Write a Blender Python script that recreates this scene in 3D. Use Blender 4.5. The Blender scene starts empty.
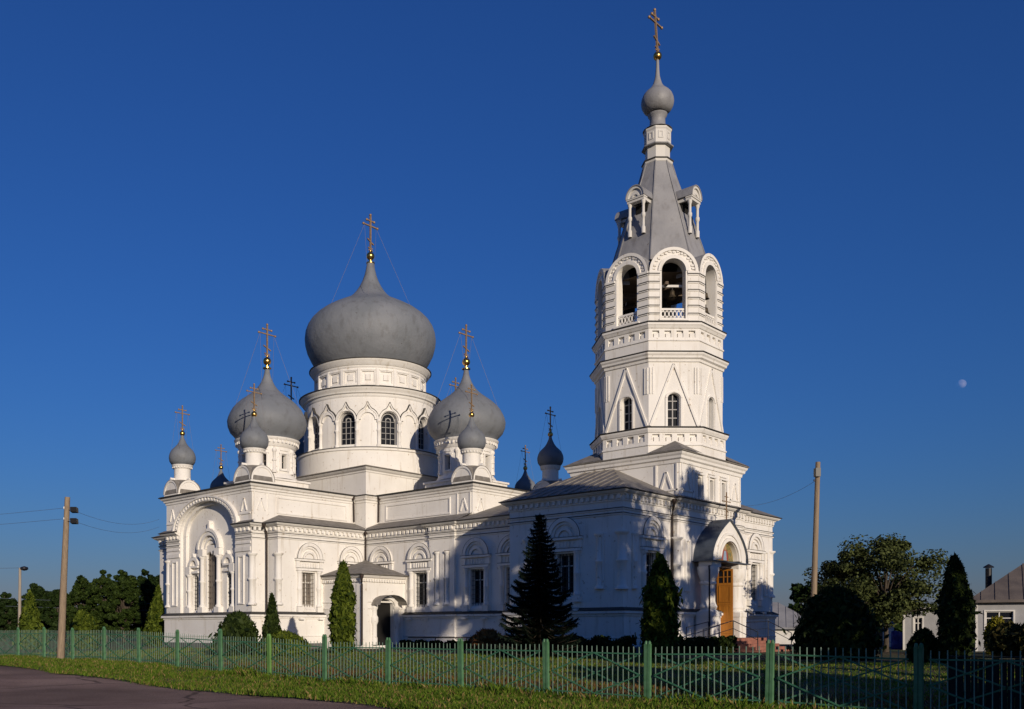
import bpy, math, random
from mathutils import Vector, Matrix
R = math.radians
sin, cos, pi = math.sin, math.cos, math.pi
random.seed(7)
S = bpy.context.scene
COL = S.collection

# ------------------------------------------------------------------ camera, sky, sun, exposure
EYE = 1.63
cam = bpy.data.cameras.new('camera')
camo = bpy.data.objects.new('camera', cam)
COL.objects.link(camo)
camo.location = (51.287, -47.641, EYE)
camo.rotation_euler = (R(90), 0, R(134.303 - 90))
cam.sensor_width = 36
cam.lens = 944.35 / 1024 * 36
cam.shift_x = (512 - 416.76) / 1024
cam.shift_y = (629.87 - 354.5) / 1024
cam.clip_start = 0.2
cam.clip_end = 9000
S.camera = camo

SUN_AZ, SUN_EL = R(-26), R(12.7)
world = bpy.data.worlds.new("World")
S.world = world
world.use_nodes = True
wn = world.node_tree
sky = wn.nodes.new('ShaderNodeTexSky')
sky.sky_type = 'NISHITA'
sky.sun_disc = False
sky.sun_elevation = SUN_EL
sky.sun_rotation = R(116)
sky.altitude = 100
sky.air_density = 1.6
sky.dust_density = 0.0
sky.ozone_density = 10.0
tint = wn.nodes.new('ShaderNodeMix')
tint.data_type = 'RGBA'
tint.blend_type = 'MULTIPLY'
tint.inputs[0].default_value = 1.0
tint.inputs[7].default_value = (0.72, 0.665, 0.93, 1)
bg = wn.nodes['Background']
bg.inputs[1].default_value = 0.095
wn.links.new(sky.outputs[0], tint.inputs[6])
wn.links.new(tint.outputs[2], bg.inputs[0])

sl = bpy.data.lights.new('sun', 'SUN')
sl.energy = 3.85
sl.angle = R(0.5)
sl.color = (1.0, 0.86, 0.69)
so = bpy.data.objects.new('sun', sl)
COL.objects.link(so)
sd = Vector((cos(SUN_EL) * cos(SUN_AZ), cos(SUN_EL) * sin(SUN_AZ), sin(SUN_EL)))
so.rotation_euler = sd.to_track_quat('Z', 'Y').to_euler()
so.location = sd * 200

S.view_settings.view_transform = 'Standard'
S.view_settings.look = 'None'
S.view_settings.exposure = 0.0
S.view_settings.gamma = 1.0
S.view_settings.use_curve_mapping = False

# ------------------------------------------------------------------ materials
MATS = {}
def mat(name, c1, c2=None, rough=0.8, scale=3.0, bump=0.0, metal=0.0, stretch=(1, 1, 1), detail=6, bscale=None, spec=0.3, contrast=(0.35, 0.65)):
    m = bpy.data.materials.new(name)
    m.use_nodes = True
    nt = m.node_tree
    b = nt.nodes['Principled BSDF']
    b.inputs['Roughness'].default_value = rough
    b.inputs['Metallic'].default_value = metal
    b.inputs['Specular IOR Level'].default_value = spec
    c1 = (*c1, 1)
    b.inputs['Base Color'].default_value = c1
    tc = nt.nodes.new('ShaderNodeTexCoord')
    mp = nt.nodes.new('ShaderNodeMapping')
    mp.inputs['Scale'].default_value = stretch
    nt.links.new(tc.outputs['Object'], mp.inputs[0])
    if c2:
        n = nt.nodes.new('ShaderNodeTexNoise')
        n.inputs['Scale'].default_value = scale
        n.inputs['Detail'].default_value = detail
        nt.links.new(mp.outputs[0], n.inputs['Vector'])
        r = nt.nodes.new('ShaderNodeValToRGB')
        r.color_ramp.elements[0].position = contrast[0]
        r.color_ramp.elements[1].position = contrast[1]
        r.color_ramp.elements[0].color = c1
        r.color_ramp.elements[1].color = (*c2, 1)
        nt.links.new(n.outputs['Fac'], r.inputs[0])
        nt.links.new(r.outputs[0], b.inputs['Base Color'])
    if bump:
        n2 = nt.nodes.new('ShaderNodeTexNoise')
        n2.inputs['Scale'].default_value = bscale or scale * 4
        n2.inputs['Detail'].default_value = 5
        nt.links.new(mp.outputs[0], n2.inputs['Vector'])
        bp = nt.nodes.new('ShaderNodeBump')
        bp.inputs['Strength'].default_value = bump
        bp.inputs['Distance'].default_value = 0.05
        nt.links.new(n2.outputs['Fac'], bp.inputs['Height'])
        nt.links.new(bp.outputs[0], b.inputs['Normal'])
    MATS[name] = m
    return m

def leafmat(name, dark, light, trans=0.25):
    m = bpy.data.materials.new(name)
    m.use_nodes = True
    nt = m.node_tree
    b = nt.nodes['Principled BSDF']
    b.inputs['Roughness'].default_value = 0.6
    b.inputs['Specular IOR Level'].default_value = 0.08
    g = nt.nodes.new('ShaderNodeNewGeometry')
    r = nt.nodes.new('ShaderNodeValToRGB')
    r.color_ramp.elements[0].color = (*dark, 1)
    r.color_ramp.elements[1].color = (*light, 1)
    nt.links.new(g.outputs['Random Per Island'], r.inputs[0])
    nt.links.new(r.outputs[0], b.inputs['Base Color'])
    t = nt.nodes.new('ShaderNodeBsdfTranslucent')
    nt.links.new(r.outputs[0], t.inputs[0])
    mx = nt.nodes.new('ShaderNodeMixShader')
    mx.inputs[0].default_value = trans
    nt.links.new(b.outputs[0], mx.inputs[1])
    nt.links.new(t.outputs[0], mx.inputs[2])
    nt.links.new(mx.outputs[0], nt.nodes['Material Output'].inputs[0])
    MATS[name] = m
    return m

def wallmat():
    m = bpy.data.materials.new('whitewash')
    m.use_nodes = True
    nt = m.node_tree
    L = nt.links.new
    b = nt.nodes['Principled BSDF']
    b.inputs['Roughness'].default_value = 0.92
    b.inputs['Specular IOR Level'].default_value = 0.15
    tc = nt.nodes.new('ShaderNodeTexCoord')
    def noise(scale, st, det=6):
        mp = nt.nodes.new('ShaderNodeMapping')
        mp.inputs['Scale'].default_value = st
        L(tc.outputs['Object'], mp.inputs[0])
        n = nt.nodes.new('ShaderNodeTexNoise')
        n.inputs['Scale'].default_value = scale
        n.inputs['Detail'].default_value = det
        L(mp.outputs[0], n.inputs['Vector'])
        return n
    def ramp(n, a, c, p0, p1):
        r = nt.nodes.new('ShaderNodeValToRGB')
        r.color_ramp.elements[0].position = p0
        r.color_ramp.elements[1].position = p1
        r.color_ramp.elements[0].color = (*a, 1)
        r.color_ramp.elements[1].color = (*c, 1)
        L(n.outputs['Fac'], r.inputs[0])
        return r
    base = ramp(noise(0.9, (1, 1, 1)), (0.80, 0.775, 0.73), (0.74, 0.71, 0.66), 0.35, 0.7)
    streak = ramp(noise(2.2, (1.6, 1.6, 0.18), 8), (1, 1, 1), (0.76, 0.72, 0.66), 0.57, 0.78)
    spots = ramp(noise(5.0, (1, 1, 1.0), 10), (1, 1, 1), (0.62, 0.55, 0.47), 0.64, 0.74)
    def mul(a, c):
        x = nt.nodes.new('ShaderNodeMix')
        x.data_type = 'RGBA'
        x.blend_type = 'MULTIPLY'
        x.inputs[0].default_value = 1
        L(a, x.inputs[6]); L(c, x.inputs[7])
        return x.outputs[2]
    L(mul(mul(base.outputs[0], streak.outputs[0]), spots.outputs[0]), b.inputs['Base Color'])
    n2 = noise(14, (1, 1, 1))
    bp = nt.nodes.new('ShaderNodeBump')
    bp.inputs['Strength'].default_value = 0.25
    bp.inputs['Distance'].default_value = 0.02
    L(n2.outputs['Fac'], bp.inputs['Height'])
    L(bp.outputs[0], b.inputs['Normal'])
    MATS['white'] = m
wallmat()
def metalmat(name, c1, c2, dark, rough=.6):
    m = bpy.data.materials.new(name); m.use_nodes = True; nt = m.node_tree; L = nt.links.new
    b = nt.nodes['Principled BSDF']; b.inputs['Roughness'].default_value = rough; b.inputs['Specular IOR Level'].default_value = .3
    tc = nt.nodes.new('ShaderNodeTexCoord')
    def noise(scale, st=(1, 1, 1), det=8, typ='N'):
        mp = nt.nodes.new('ShaderNodeMapping'); mp.inputs['Scale'].default_value = st; L(tc.outputs['Object'], mp.inputs[0])
        n = nt.nodes.new('ShaderNodeTexNoise'); n.inputs['Scale'].default_value = scale; n.inputs['Detail'].default_value = det; L(mp.outputs[0], n.inputs['Vector']); return n.outputs['Fac']
    def ramp(f, a, c, p0, p1):
        r = nt.nodes.new('ShaderNodeValToRGB'); r.color_ramp.elements[0].position = p0; r.color_ramp.elements[1].position = p1
        r.color_ramp.elements[0].color = (*a, 1); r.color_ramp.elements[1].color = (*c, 1); L(f, r.inputs[0]); return r.outputs[0]
    def mul(a, c):
        x = nt.nodes.new('ShaderNodeMix'); x.data_type = 'RGBA'; x.blend_type = 'MULTIPLY'; x.inputs[0].default_value = 1; L(a, x.inputs[6]); L(c, x.inputs[7]); return x.outputs[2]
    col = ramp(noise(.55), c1, c2, .35, .65)
    col = mul(col, ramp(noise(2.6, (1, 1, .5), 10), (1, 1, 1), (.80, .78, .76), .52, .72))
    col = mul(col, ramp(noise(4.5, (1, 1, 1), 2), (1, 1, 1), dark, .74, .77))
    L(col, b.inputs['Base Color'])
    vo = nt.nodes.new('ShaderNodeTexVoronoi'); vo.inputs['Scale'].default_value = 1.6; L(tc.outputs['Object'], vo.inputs['Vector'])
    mt_ = nt.nodes.new('ShaderNodeMath'); mt_.operation = 'ADD'; L(vo.outputs['Distance'], mt_.inputs[0]); L(noise(5.0), mt_.inputs[1])
    bp = nt.nodes.new('ShaderNodeBump'); bp.inputs['Strength'].default_value = .35; bp.inputs['Distance'].default_value = .05; L(mt_.outputs[0], bp.inputs['Height']); L(bp.outputs[0], b.inputs['Normal'])
    MATS[name] = m
mat('plinth', (0.09, 0.09, 0.095), (0.14, 0.135, 0.13), 0.9, 2.0, 0.3)
metalmat('dome', (0.165, 0.178, 0.195), (0.205, 0.216, 0.235), (.45, .4, .36))
metalmat('spire', (0.23, 0.23, 0.24), (0.30, 0.298, 0.302), (.6, .55, .5), .5)
mat('sheet', (0.17, 0.155, 0.135), (0.25, 0.23, 0.205), 0.7, 2.5, 0.2)
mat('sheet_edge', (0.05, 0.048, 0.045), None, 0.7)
mat('gold', (0.75, 0.47, 0.13), (0.62, 0.36, 0.09), 0.28, 6, 0, metal=1.0)
mat('cross_gold', (0.40, 0.27, 0.15), (0.28, 0.18, 0.10), 0.5, 8, 0, metal=0.4)
mat('iron', (0.03, 0.03, 0.032), (0.05, 0.045, 0.04), 0.6, 8)
mat('pipe', (0.022, 0.016, 0.014), (0.045, 0.028, 0.022), 0.6, 8)
mat('rail_iron', (0.025, 0.03, 0.04), None, 0.5)
mat('wire_grey', (0.10, 0.12, 0.16), None, 0.6)
mat('chain', (0.17, 0.15, 0.16), None, 0.6)
mat('pane', (0.012, 0.014, 0.02), None, 0.45, spec=0.03)
mat('pane_reflect', (0.22, 0.19, 0.155), (0.13, 0.115, 0.10), 0.3, 2.5, spec=0.5)  # beige colour stands for light reflected in the glass
mat('grille', (0.20, 0.17, 0.14), None, 0.7)
mat('grille_dark', (0.05, 0.05, 0.05), None, 0.7)
mat('frame_grey', (0.34, 0.33, 0.32), None, 0.6)
mat('frame_white', (0.62, 0.60, 0.56), None, 0.6)
mat('door', (0.42, 0.17, 0.025), (0.34, 0.13, 0.02), 0.45, 3, 0, stretch=(4, 4, 0.6))
mat('door_dark', (0.22, 0.085, 0.015), None, 0.5)
mat('inner_dark', (0.075, 0.05, 0.04), (0.045, 0.032, 0.026), 0.95, 4, 0.3)  # darkness of the belfry interior put into the colour of its inner faces
mat('dark', (0.012, 0.011, 0.010), None, 0.9)  # near-black fill painted as the unlit depth of doorways and dormers
mat('bronze', (0.16, 0.12, 0.07), (0.10, 0.085, 0.06), 0.45, 5, metal=0.8)
mat('wood', (0.16, 0.12, 0.085), (0.11, 0.08, 0.055), 0.85, 4, 0.3, stretch=(6, 6, 0.4))
mat('pole', (0.33, 0.25, 0.17), (0.22, 0.165, 0.115), 0.9, 5, 0.4, stretch=(8, 8, 0.25))
mat('pole_concrete', (0.36, 0.31, 0.25), (0.27, 0.23, 0.185), 0.9, 3, 0.3, stretch=(6, 6, 0.3))
mat('brick_step', (0.33, 0.14, 0.10), (0.24, 0.10, 0.075), 0.85, 6, 0.3)
mat('canopy', (0.085, 0.105, 0.135), (0.06, 0.075, 0.10), 0.5, 3, 0.2)  # bluish dark base carries the blue sky mirrored in the metal
mat('green_post', (0.055, 0.145, 0.062), (0.10, 0.215, 0.115), 0.55, 5, 0.1)
mat('green_post_yellowish', (0.14, 0.27, 0.07), (0.10, 0.22, 0.06), 0.55, 5, 0.1)
mat('green_rail', (0.04, 0.14, 0.075), (0.055, 0.18, 0.10), 0.55, 5)
mat('picket', (0.15, 0.25, 0.18), (0.24, 0.33, 0.26), 0.5, 7)
mat('asphalt', (0.25, 0.165, 0.128), (0.33, 0.225, 0.175), 0.97, 0.5, 0.6, bscale=45, detail=10, spec=0.1)
mm_ = mat('moon', (0.16, 0.14, 0.14), (0.085, 0.08, 0.085), 1.0, 0.09, 0, spec=0)
_n = mm_.node_tree
_add = _n.nodes.new('ShaderNodeAddShader'); _tr = _n.nodes.new('ShaderNodeBsdfTransparent'); _df = _n.nodes.new('ShaderNodeBsdfDiffuse'); _mx = _n.nodes.new('ShaderNodeMixShader'); _ge = _n.nodes.new('ShaderNodeNewGeometry')
_n.links.new(_n.nodes['Principled BSDF'].inputs['Base Color'].links[0].from_socket, _df.inputs[0])
_n.links.new(_tr.outputs[0], _add.inputs[0]); _n.links.new(_df.outputs[0], _add.inputs[1])
_n.links.new(_ge.outputs['Backfacing'], _mx.inputs[0]); _n.links.new(_add.outputs[0], _mx.inputs[1]); _n.links.new(_tr.outputs[0], _mx.inputs[2]); _n.links.new(_mx.outputs[0], _n.nodes['Material Output'].inputs[0])
mat('trunk', (0.09, 0.07, 0.05), (0.05, 0.04, 0.03), 0.95, 6, 0.5, stretch=(3, 3, 0.5))
mat('house_wall', (0.36, 0.36, 0.37), (0.31, 0.31, 0.32), 0.85, 2, 0.15)
mat('house_white', (0.72, 0.70, 0.66), (0.62, 0.60, 0.57), 0.8, 2)
mat('house_roof', (0.15, 0.125, 0.11), (0.10, 0.085, 0.08), 0.7, 1.6, 0.2)
mat('shed_roof', (0.30, 0.30, 0.31), (0.22, 0.22, 0.23), 0.7, 1.2, 0.2)
mat('tarp', (0.015, 0.05, 0.42), (0.02, 0.035, 0.30), 0.5, 3, 0.3)
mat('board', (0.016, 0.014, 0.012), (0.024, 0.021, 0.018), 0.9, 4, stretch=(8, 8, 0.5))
mat('lamp_black', (0.015, 0.015, 0.017), None, 0.4)
mat('porcelain', (0.75, 0.74, 0.70), None, 0.3)
mat('icon_gold', (0.10, 0.12, 0.06), (0.34, 0.22, 0.07), 0.5, 12)
mat('icon_red', (0.34, 0.05, 0.035), (0.26, 0.07, 0.04), 0.5, 10)
mat('icon_blue', (0.20, 0.30, 0.45), (0.30, 0.36, 0.42), 0.5, 12)
mat('icon_skin', (0.38, 0.24, 0.14), None, 0.6)
leafmat('leaf_dark', (0.006, 0.014, 0.004), (0.032, 0.055, 0.012), 0.12)
leafmat('leaf_mid', (0.008, 0.018, 0.004), (0.048, 0.075, 0.014), 0.15)
leafmat('leaf_apple', (0.006, 0.012, 0.004), (0.105, 0.125, 0.04), 0.12)
leafmat('leaf_thuja', (0.010, 0.024, 0.003), (0.12, 0.155, 0.018), 0.18)
leafmat('leaf_thuja_dark', (0.006, 0.013, 0.004), (0.04, 0.06, 0.012), 0.1)
leafmat('leaf_spruce', (0.005, 0.010, 0.007), (0.016, 0.027, 0.016), 0.03)
leafmat('leaf_red', (0.14, 0.06, 0.02), (0.36, 0.16, 0.05))
leafmat('leaf_yellow', (0.12, 0.11, 0.012), (0.28, 0.25, 0.03))
leafmat('leaf_bloom', (0.02, 0.03, 0.012), (0.09, 0.07, 0.02))
leafmat('blade', (0.045, 0.105, 0.008), (0.19, 0.27, 0.030), 0.4)
leafmat('blade_dry', (0.22, 0.15, 0.05), (0.42, 0.30, 0.12), 0.35)
leafmat('blade_rust', (0.10, 0.05, 0.02), (0.24, 0.12, 0.045), 0.3)
mat('soil', (0.035, 0.062, 0.012), (0.105, 0.062, 0.028), 0.95, 0.35, 0.6, bscale=9, detail=10)

def crack_asphalt():
    m = MATS['asphalt']; nt = m.node_tree; L = nt.links.new; b = nt.nodes['Principled BSDF']
    src = b.inputs['Base Color'].links[0].from_socket
    tc = nt.nodes.new('ShaderNodeTexCoord'); n = nt.nodes.new('ShaderNodeTexNoise'); n.inputs['Scale'].default_value = .5; n.inputs['Detail'].default_value = 6
    L(tc.outputs['Object'], n.inputs['Vector'])
    ad = nt.nodes.new('ShaderNodeVectorMath'); ad.operation = 'ADD'; L(tc.outputs['Object'], ad.inputs[0]); L(n.outputs['Color'], ad.inputs[1])
    v = nt.nodes.new('ShaderNodeTexVoronoi'); v.feature = 'DISTANCE_TO_EDGE'; v.inputs['Scale'].default_value = .22; L(ad.outputs[0], v.inputs['Vector'])
    def ramp(f, a, c, p0, p1):
        r = nt.nodes.new('ShaderNodeValToRGB'); r.color_ramp.elements[0].position = p0; r.color_ramp.elements[1].position = p1
        r.color_ramp.elements[0].color = (a, a, a, 1); r.color_ramp.elements[1].color = (c, c, c, 1); L(f, r.inputs[0]); return r.outputs[0]
    n2 = nt.nodes.new('ShaderNodeTexNoise'); n2.inputs['Scale'].default_value = 38; n2.inputs['Detail'].default_value = 3; L(tc.outputs['Object'], n2.inputs['Vector'])
    n3 = nt.nodes.new('ShaderNodeTexNoise'); n3.inputs['Scale'].default_value = .16; n3.inputs['Detail'].default_value = 9; L(tc.outputs['Object'], n3.inputs['Vector'])
    for f in (ramp(v.outputs['Distance'], .45, 1, .004, .012), ramp(n2.outputs['Fac'], .62, 1.3, .3, .7), ramp(n3.outputs['Fac'], .72, 1.18, .42, .58)):
        x = nt.nodes.new('ShaderNodeMix'); x.data_type = 'RGBA'; x.blend_type = 'MULTIPLY'; x.inputs[0].default_value = 1
        L(src, x.inputs[6]); L(f, x.inputs[7]); src = x.outputs[2]
    L(src, b.inputs['Base Color'])
crack_asphalt()

# ------------------------------------------------------------------ mesh building helpers
class MB:
    def __init__(s, fac=None, dz=0.0):
        s.v = []; s.f = []; s.mi = []; s.m = 0; s.sm = []; s.smooth = False; s.dz = dz
    def face(s, pts):
        i = len(s.v)
        for p in pts:
            s.v.append((p[0], p[1], p[2] + s.dz))
        s.f.append(tuple(range(i, i + len(pts)))); s.mi.append(s.m); s.sm.append(s.smooth)
    def quad(s, a, b, c, d): s.face((a, b, c, d))
    # oriented box in xyz from a frame: origin o, axes X,Y,Z vectors (full extents)
    def obox(s, o, X, Y, Z):
        o, X, Y, Z = map(Vector, (o, X, Y, Z))
        p = [o, o + X, o + X + Y, o + Y, o + Z, o + X + Z, o + X + Y + Z, o + Y + Z]
        for q in ((0, 3, 2, 1), (4, 5, 6, 7), (0, 1, 5, 4), (1, 2, 6, 5), (2, 3, 7, 6), (3, 0, 4, 7)):
            s.face([p[i] for i in q])
    def box(s, x0, x1, y0, y1, z0, z1):
        s.obox((x0, y0, z0), (x1 - x0, 0, 0), (0, y1 - y0, 0), (0, 0, z1 - z0))
    def bar(s, a, b, w, h=None):
        a, b = Vector(a), Vector(b); d = b - a; h = h or w
        up = Vector((0, 0, 1)) if abs(d.normalized().z) < 0.95 else Vector((1, 0, 0))
        x = d.cross(up).normalized() * w; y = x.cross(d).normalized() * h
        s.obox(a - x / 2 - y / 2, d, x, y)
    def tube(s, pts, rad, n=8, cap=True):
        pts = [Vector(p) for p in pts]
        if not isinstance(rad, (list, tuple)): rad = [rad] * len(pts)
        rings = []
        for i, p in enumerate(pts):
            d = (pts[min(i + 1, len(pts) - 1)] - pts[max(i - 1, 0)]).normalized()
            up = Vector((0, 0, 1)) if abs(d.z) < 0.9 else Vector((1, 0, 0))
            x = d.cross(up).normalized(); y = x.cross(d)
            rings.append([p + (x * cos(2 * pi * k / n) + y * sin(2 * pi * k / n)) * rad[i] for k in range(n)])
        sm = s.smooth; s.smooth = n > 5
        for a, b in zip(rings, rings[1:]):
            for k in range(n):
                s.quad(a[k], b[k], b[(k + 1) % n], a[(k + 1) % n])
        s.smooth = sm
        if cap:
            s.face(rings[0]); s.face(rings[-1][::-1])
    def lathe(s, c, prof, n=32, ph=0.0, smooth=True, shear=(0, 0)):
        sm = s.smooth; s.smooth = smooth
        rings = []
        for r, z in prof:
            rings.append([(c[0] + r * cos(ph + 2 * pi * k / n) + shear[0] * (z - prof[0][1]), c[1] + r * sin(ph + 2 * pi * k / n) + shear[1] * (z - prof[0][1]), z) for k in range(n)])
        for a, b in zip(rings, rings[1:]):
            for k in range(n):
                k2 = (k + 1) % n
                s.quad(a[k], a[k2], b[k2], b[k])
        s.smooth = sm
    def sphere(s, c, r, n=16):
        s.lathe((c[0], c[1]), [(max(r * sin(pi * i / (n // 2)), 1e-4), c[2] - r * cos(pi * i / (n // 2))) for i in range(n // 2 + 1)], n)
    # sweep a profile [(outward offset, z)] along a plan path; outward = right of travel
    def sweep(s, path, prof, closed=False):
        n = len(path); P = [Vector(p) for p in path]
        offs = []
        for i in range(n):
            def nrm(a, b):
                d = (b - a).normalized(); return Vector((d.y, -d.x))
            if closed or 0 < i < n - 1:
                n1 = nrm(P[i - 1], P[i]); n2 = nrm(P[i], P[(i + 1) % n])
                m = (n1 + n2); offs.append(m / max(m.dot(n1), 0.2))
            elif i == 0: offs.append(nrm(P[0], P[1]))
            else: offs.append(nrm(P[-2], P[-1]))
        rng = range(n) if closed else range(n - 1)
        for i in rng:
            j = (i + 1) % n
            for (d0, z0), (d1, z1) in zip(prof, prof[1:]):
                a = P[i] + offs[i] * d0; b = P[j] + offs[j] * d0; c = P[j] + offs[j] * d1; d = P[i] + offs[i] * d1
                s.quad((*a, z0), (*b, z0), (*c, z1), (*d, z1))
        if not closed:
            for i, fl in ((0, 1), (n - 1, 0)):
                pts = [(*(P[i] + offs[i] * d), z) for d, z in prof]
                s.face(pts[::-1] if fl else pts)
    def dentils(s, path, z0, z1, d0, d1, w=0.14, gap=0.14, closed=False):
        n = len(path)
        for i in (range(n) if closed else range(n - 1)):
            a = Vector(path[i]); b = Vector(path[(i + 1) % n]); d = b - a; L = d.length; d.normalize()
            nr = Vector((d.y, -d.x)); k = max(int(L / (w + gap)), 1); st = L / k
            for q in range(k):
                o = a + d * (st * (q + 0.5) - w / 2) + nr * d0
                s.obox((*o, z0), (*(d * w), 0), (*(nr * (d1 - d0)), 0), (0, 0, z1 - z0))
    def build(s, name, mats, parent=None, loc=(0, 0, 0), merge=True):
        me = bpy.data.meshes.new(name)
        me.from_pydata(s.v, [], s.f)
        for m in (mats if isinstance(mats, (list, tuple)) else [mats]):
            me.materials.append(MATS[m])
        me.polygons.foreach_set('material_index', s.mi)
        me.polygons.foreach_set('use_smooth', s.sm)
        if merge and any(s.sm):
            import bmesh
            bm = bmesh.new(); bm.from_mesh(me)
            bmesh.ops.remove_doubles(bm, verts=bm.verts, dist=0.0005)
            for e in bm.edges:
                if len(e.link_faces) == 2 and e.calc_face_angle(0) > R(48): e.smooth = False
            bm.to_mesh(me); bm.free()
        me.update()
        o = bpy.data.objects.new(name, me)
        o.location = loc
        COL.objects.link(o)
        if parent: o.parent = parent
        return o

# a surface to hang ornament on: u along it, z up, d outwards
class Plane:
    flat = True
    def __init__(s, a, b):
        s.o = Vector(a); d = Vector(b) - s.o; s.L = d.length; s.u = d.normalized(); s.n = Vector((s.u.y, -s.u.x))
    def P(s, u, z, d=0.0):
        p = s.o + s.u * u + s.n * d
        return (p.x, p.y, z)
class Cyl:
    flat = False
    def __init__(s, c, r, a0=0.0): s.c = c; s.r = r; s.a0 = a0; s.L = 2 * pi * r
    def P(s, u, z, d=0.0):
        a = s.a0 + u / s.r
        return (s.c[0] + (s.r + d) * cos(a), s.c[1] + (s.r + d) * sin(a), z)

def fbox(m, F, u0, u1, z0, z1, d0, d1):
    n = 1 if F.flat else max(1, int(abs(u1 - u0) / (F.r * 0.12)))
    P = F.P
    for i in range(n):
        a = u0 + (u1 - u0) * i / n; b = u0 + (u1 - u0) * (i + 1) / n
        m.quad(P(a, z0, d1), P(b, z0, d1), P(b, z1, d1), P(a, z1, d1))
        m.quad(P(a, z1, d1), P(b, z1, d1), P(b, z1, d0), P(a, z1, d0))
        m.quad(P(a, z0, d0), P(b, z0, d0), P(b, z0, d1), P(a, z0, d1))
    m.quad(P(u0, z0, d0), P(u0, z0, d1), P(u0, z1, d1), P(u0, z1, d0))
    m.quad(P(u1, z0, d1), P(u1, z0, d0), P(u1, z1, d0), P(u1, z1, d1))
def farch(m, F, uc, zs, ri, ro, d0, d1, n=20, kz=1.0, a0=0.0, a1=pi, kzi=None):
    P = F.P; kzi = kz if kzi is None else kzi
    for i in range(n):
        t0 = a0 + (a1 - a0) * i / n; t1 = a0 + (a1 - a0) * (i + 1) / n
        def q(r, t, d, k): return P(uc + r * cos(t), zs + k * r * sin(t), d)
        m.quad(q(ri, t0, d1, kzi), q(ro, t0, d1, kz), q(ro, t1, d1, kz), q(ri, t1, d1, kzi))
        m.quad(q(ro, t0, d1, kz), q(ro, t0, d0, kz), q(ro, t1, d0, kz), q(ro, t1, d1, kz))
        if ri > 0.001: m.quad(q(ri, t0, d0, kzi), q(ri, t0, d1, kzi), q(ri, t1, d1, kzi), q(ri, t1, d0, kzi))
def fextr(m, F, pts, d0, d1):
    P = F.P
    m.face([P(u, z, d1) for u, z in pts])
    n = len(pts)
    for i in range(n):
        (u0, z0), (u1, z1) = pts[i], pts[(i + 1) % n]
        m.quad(P(u0, z0, d1), P(u0, z0, d0), P(u1, z1, d0), P(u1, z1, d1))
def fbar(m, F, a, b, w, d0, d1):
    (u0, z0), (u1, z1) = a, b
    L = math.hypot(u1 - u0, z1 - z0); nx, nz = -(z1 - z0) / L * w / 2, (u1 - u0) / L * w / 2
    fextr(m, F, [(u0 - nx, z0 - nz), (u1 - nx, z1 - nz), (u1 + nx, z1 + nz), (u0 + nx, z0 + nz)], d0, d1)
def fcol(m, F, uc, d, prof, n=12):
    c = F.P(uc, 0, d)
    m.lathe((c[0], c[1]), prof, n)
# holes: (uc, halfwidth, z0, zspring, rise)
def fwall(m, F, u0, u1, z0, z1, holes=(), depth=0.3, d=0.0, back=None):
    P = F.P
    def strip(a, b, za, zb):
        n = 1 if F.flat else max(1, int(math.ceil(abs(b - a) / (F.r * 0.1))))
        for i in range(n):
            p = a + (b - a) * i / n; q = a + (b - a) * (i + 1) / n
            m.quad(P(p, za, d), P(q, za, d), P(q, zb, d), P(p, zb, d))
    cur = u0
    for uc, hw, zb, zs, rise in sorted(holes):
        strip(cur, uc - hw, z0, z1)
        n = 20 if rise else (1 if F.flat else 3)
        top = lambda u: zs + (rise * math.sqrt(max(0, 1 - ((u - uc) / hw) ** 2)) if rise else 0)
        if zb > z0: strip(uc - hw, uc + hw, z0, zb)
        us = [uc - hw * cos(pi * i / n) for i in range(n + 1)] if rise else [uc - hw + 2 * hw * i / n for i in range(n + 1)]
        for a, b in zip(us, us[1:]):
            m.quad(P(a, top(a), d), P(b, top(b), d), P(b, z1, d), P(a, z1, d))
            m.quad(P(a, top(a), d - depth), P(b, top(b), d - depth), P(b, top(b), d), P(a, top(a), d))
            m.quad(P(a, zb, d), P(b, zb, d), P(b, zb, d - depth), P(a, zb, d - depth))
            if back is not None:
                mm = m.m; m.m = back
                m.quad(P(a, zb, d - depth), P(b, zb, d - depth), P(b, top(b), d - depth), P(a, top(a), d - depth))
                m.m = mm
        m.quad(P(uc - hw, zb, d), P(uc - hw, zb, d - depth), P(uc - hw, zs, d - depth), P(uc - hw, zs, d))
        m.quad(P(uc + hw, zb, d - depth), P(uc + hw, zb, d), P(uc + hw, zs, d), P(uc + hw, zs, d - depth))
        cur = uc + hw
    strip(cur, u1, z0, z1)

def empty(name, loc, rz=0):
    o = bpy.data.objects.new(name, None)
    o.empty_display_size = 0.3
    o.location = loc; o.rotation_euler = (0, 0, rz)
    COL.objects.link(o)
    return o
def tag(o, label=None, cat=None, group=None, kind=None):
    if label: o['label'] = label
    if cat: o['category'] = cat
    if group: o['group'] = group
    if kind: o['kind'] = kind
    return o
def kids(o): return [c for c in bpy.data.objects if c.parent == o]
def copy_tree(o, parent=None):
    c = o.copy(); COL.objects.link(c)
    c.parent = parent
    for ch in kids(o): copy_tree(ch, c)
    return c

def sstep(a, b, x):
    t = min(1, max(0, (x - a) / (b - a))); return t * t * (3 - 2 * t)
def gh(x, y):
    a = sstep(-28, -14, y); b = 1 - sstep(14, 31, x)
    h = 0.5 * (1 - (1 - a) * (1 - 0.7 * b))
    return h + 0.03 * sin(x * 0.9 + y * 0.3) * cos(y * 0.7 - x * 0.2)

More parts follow.
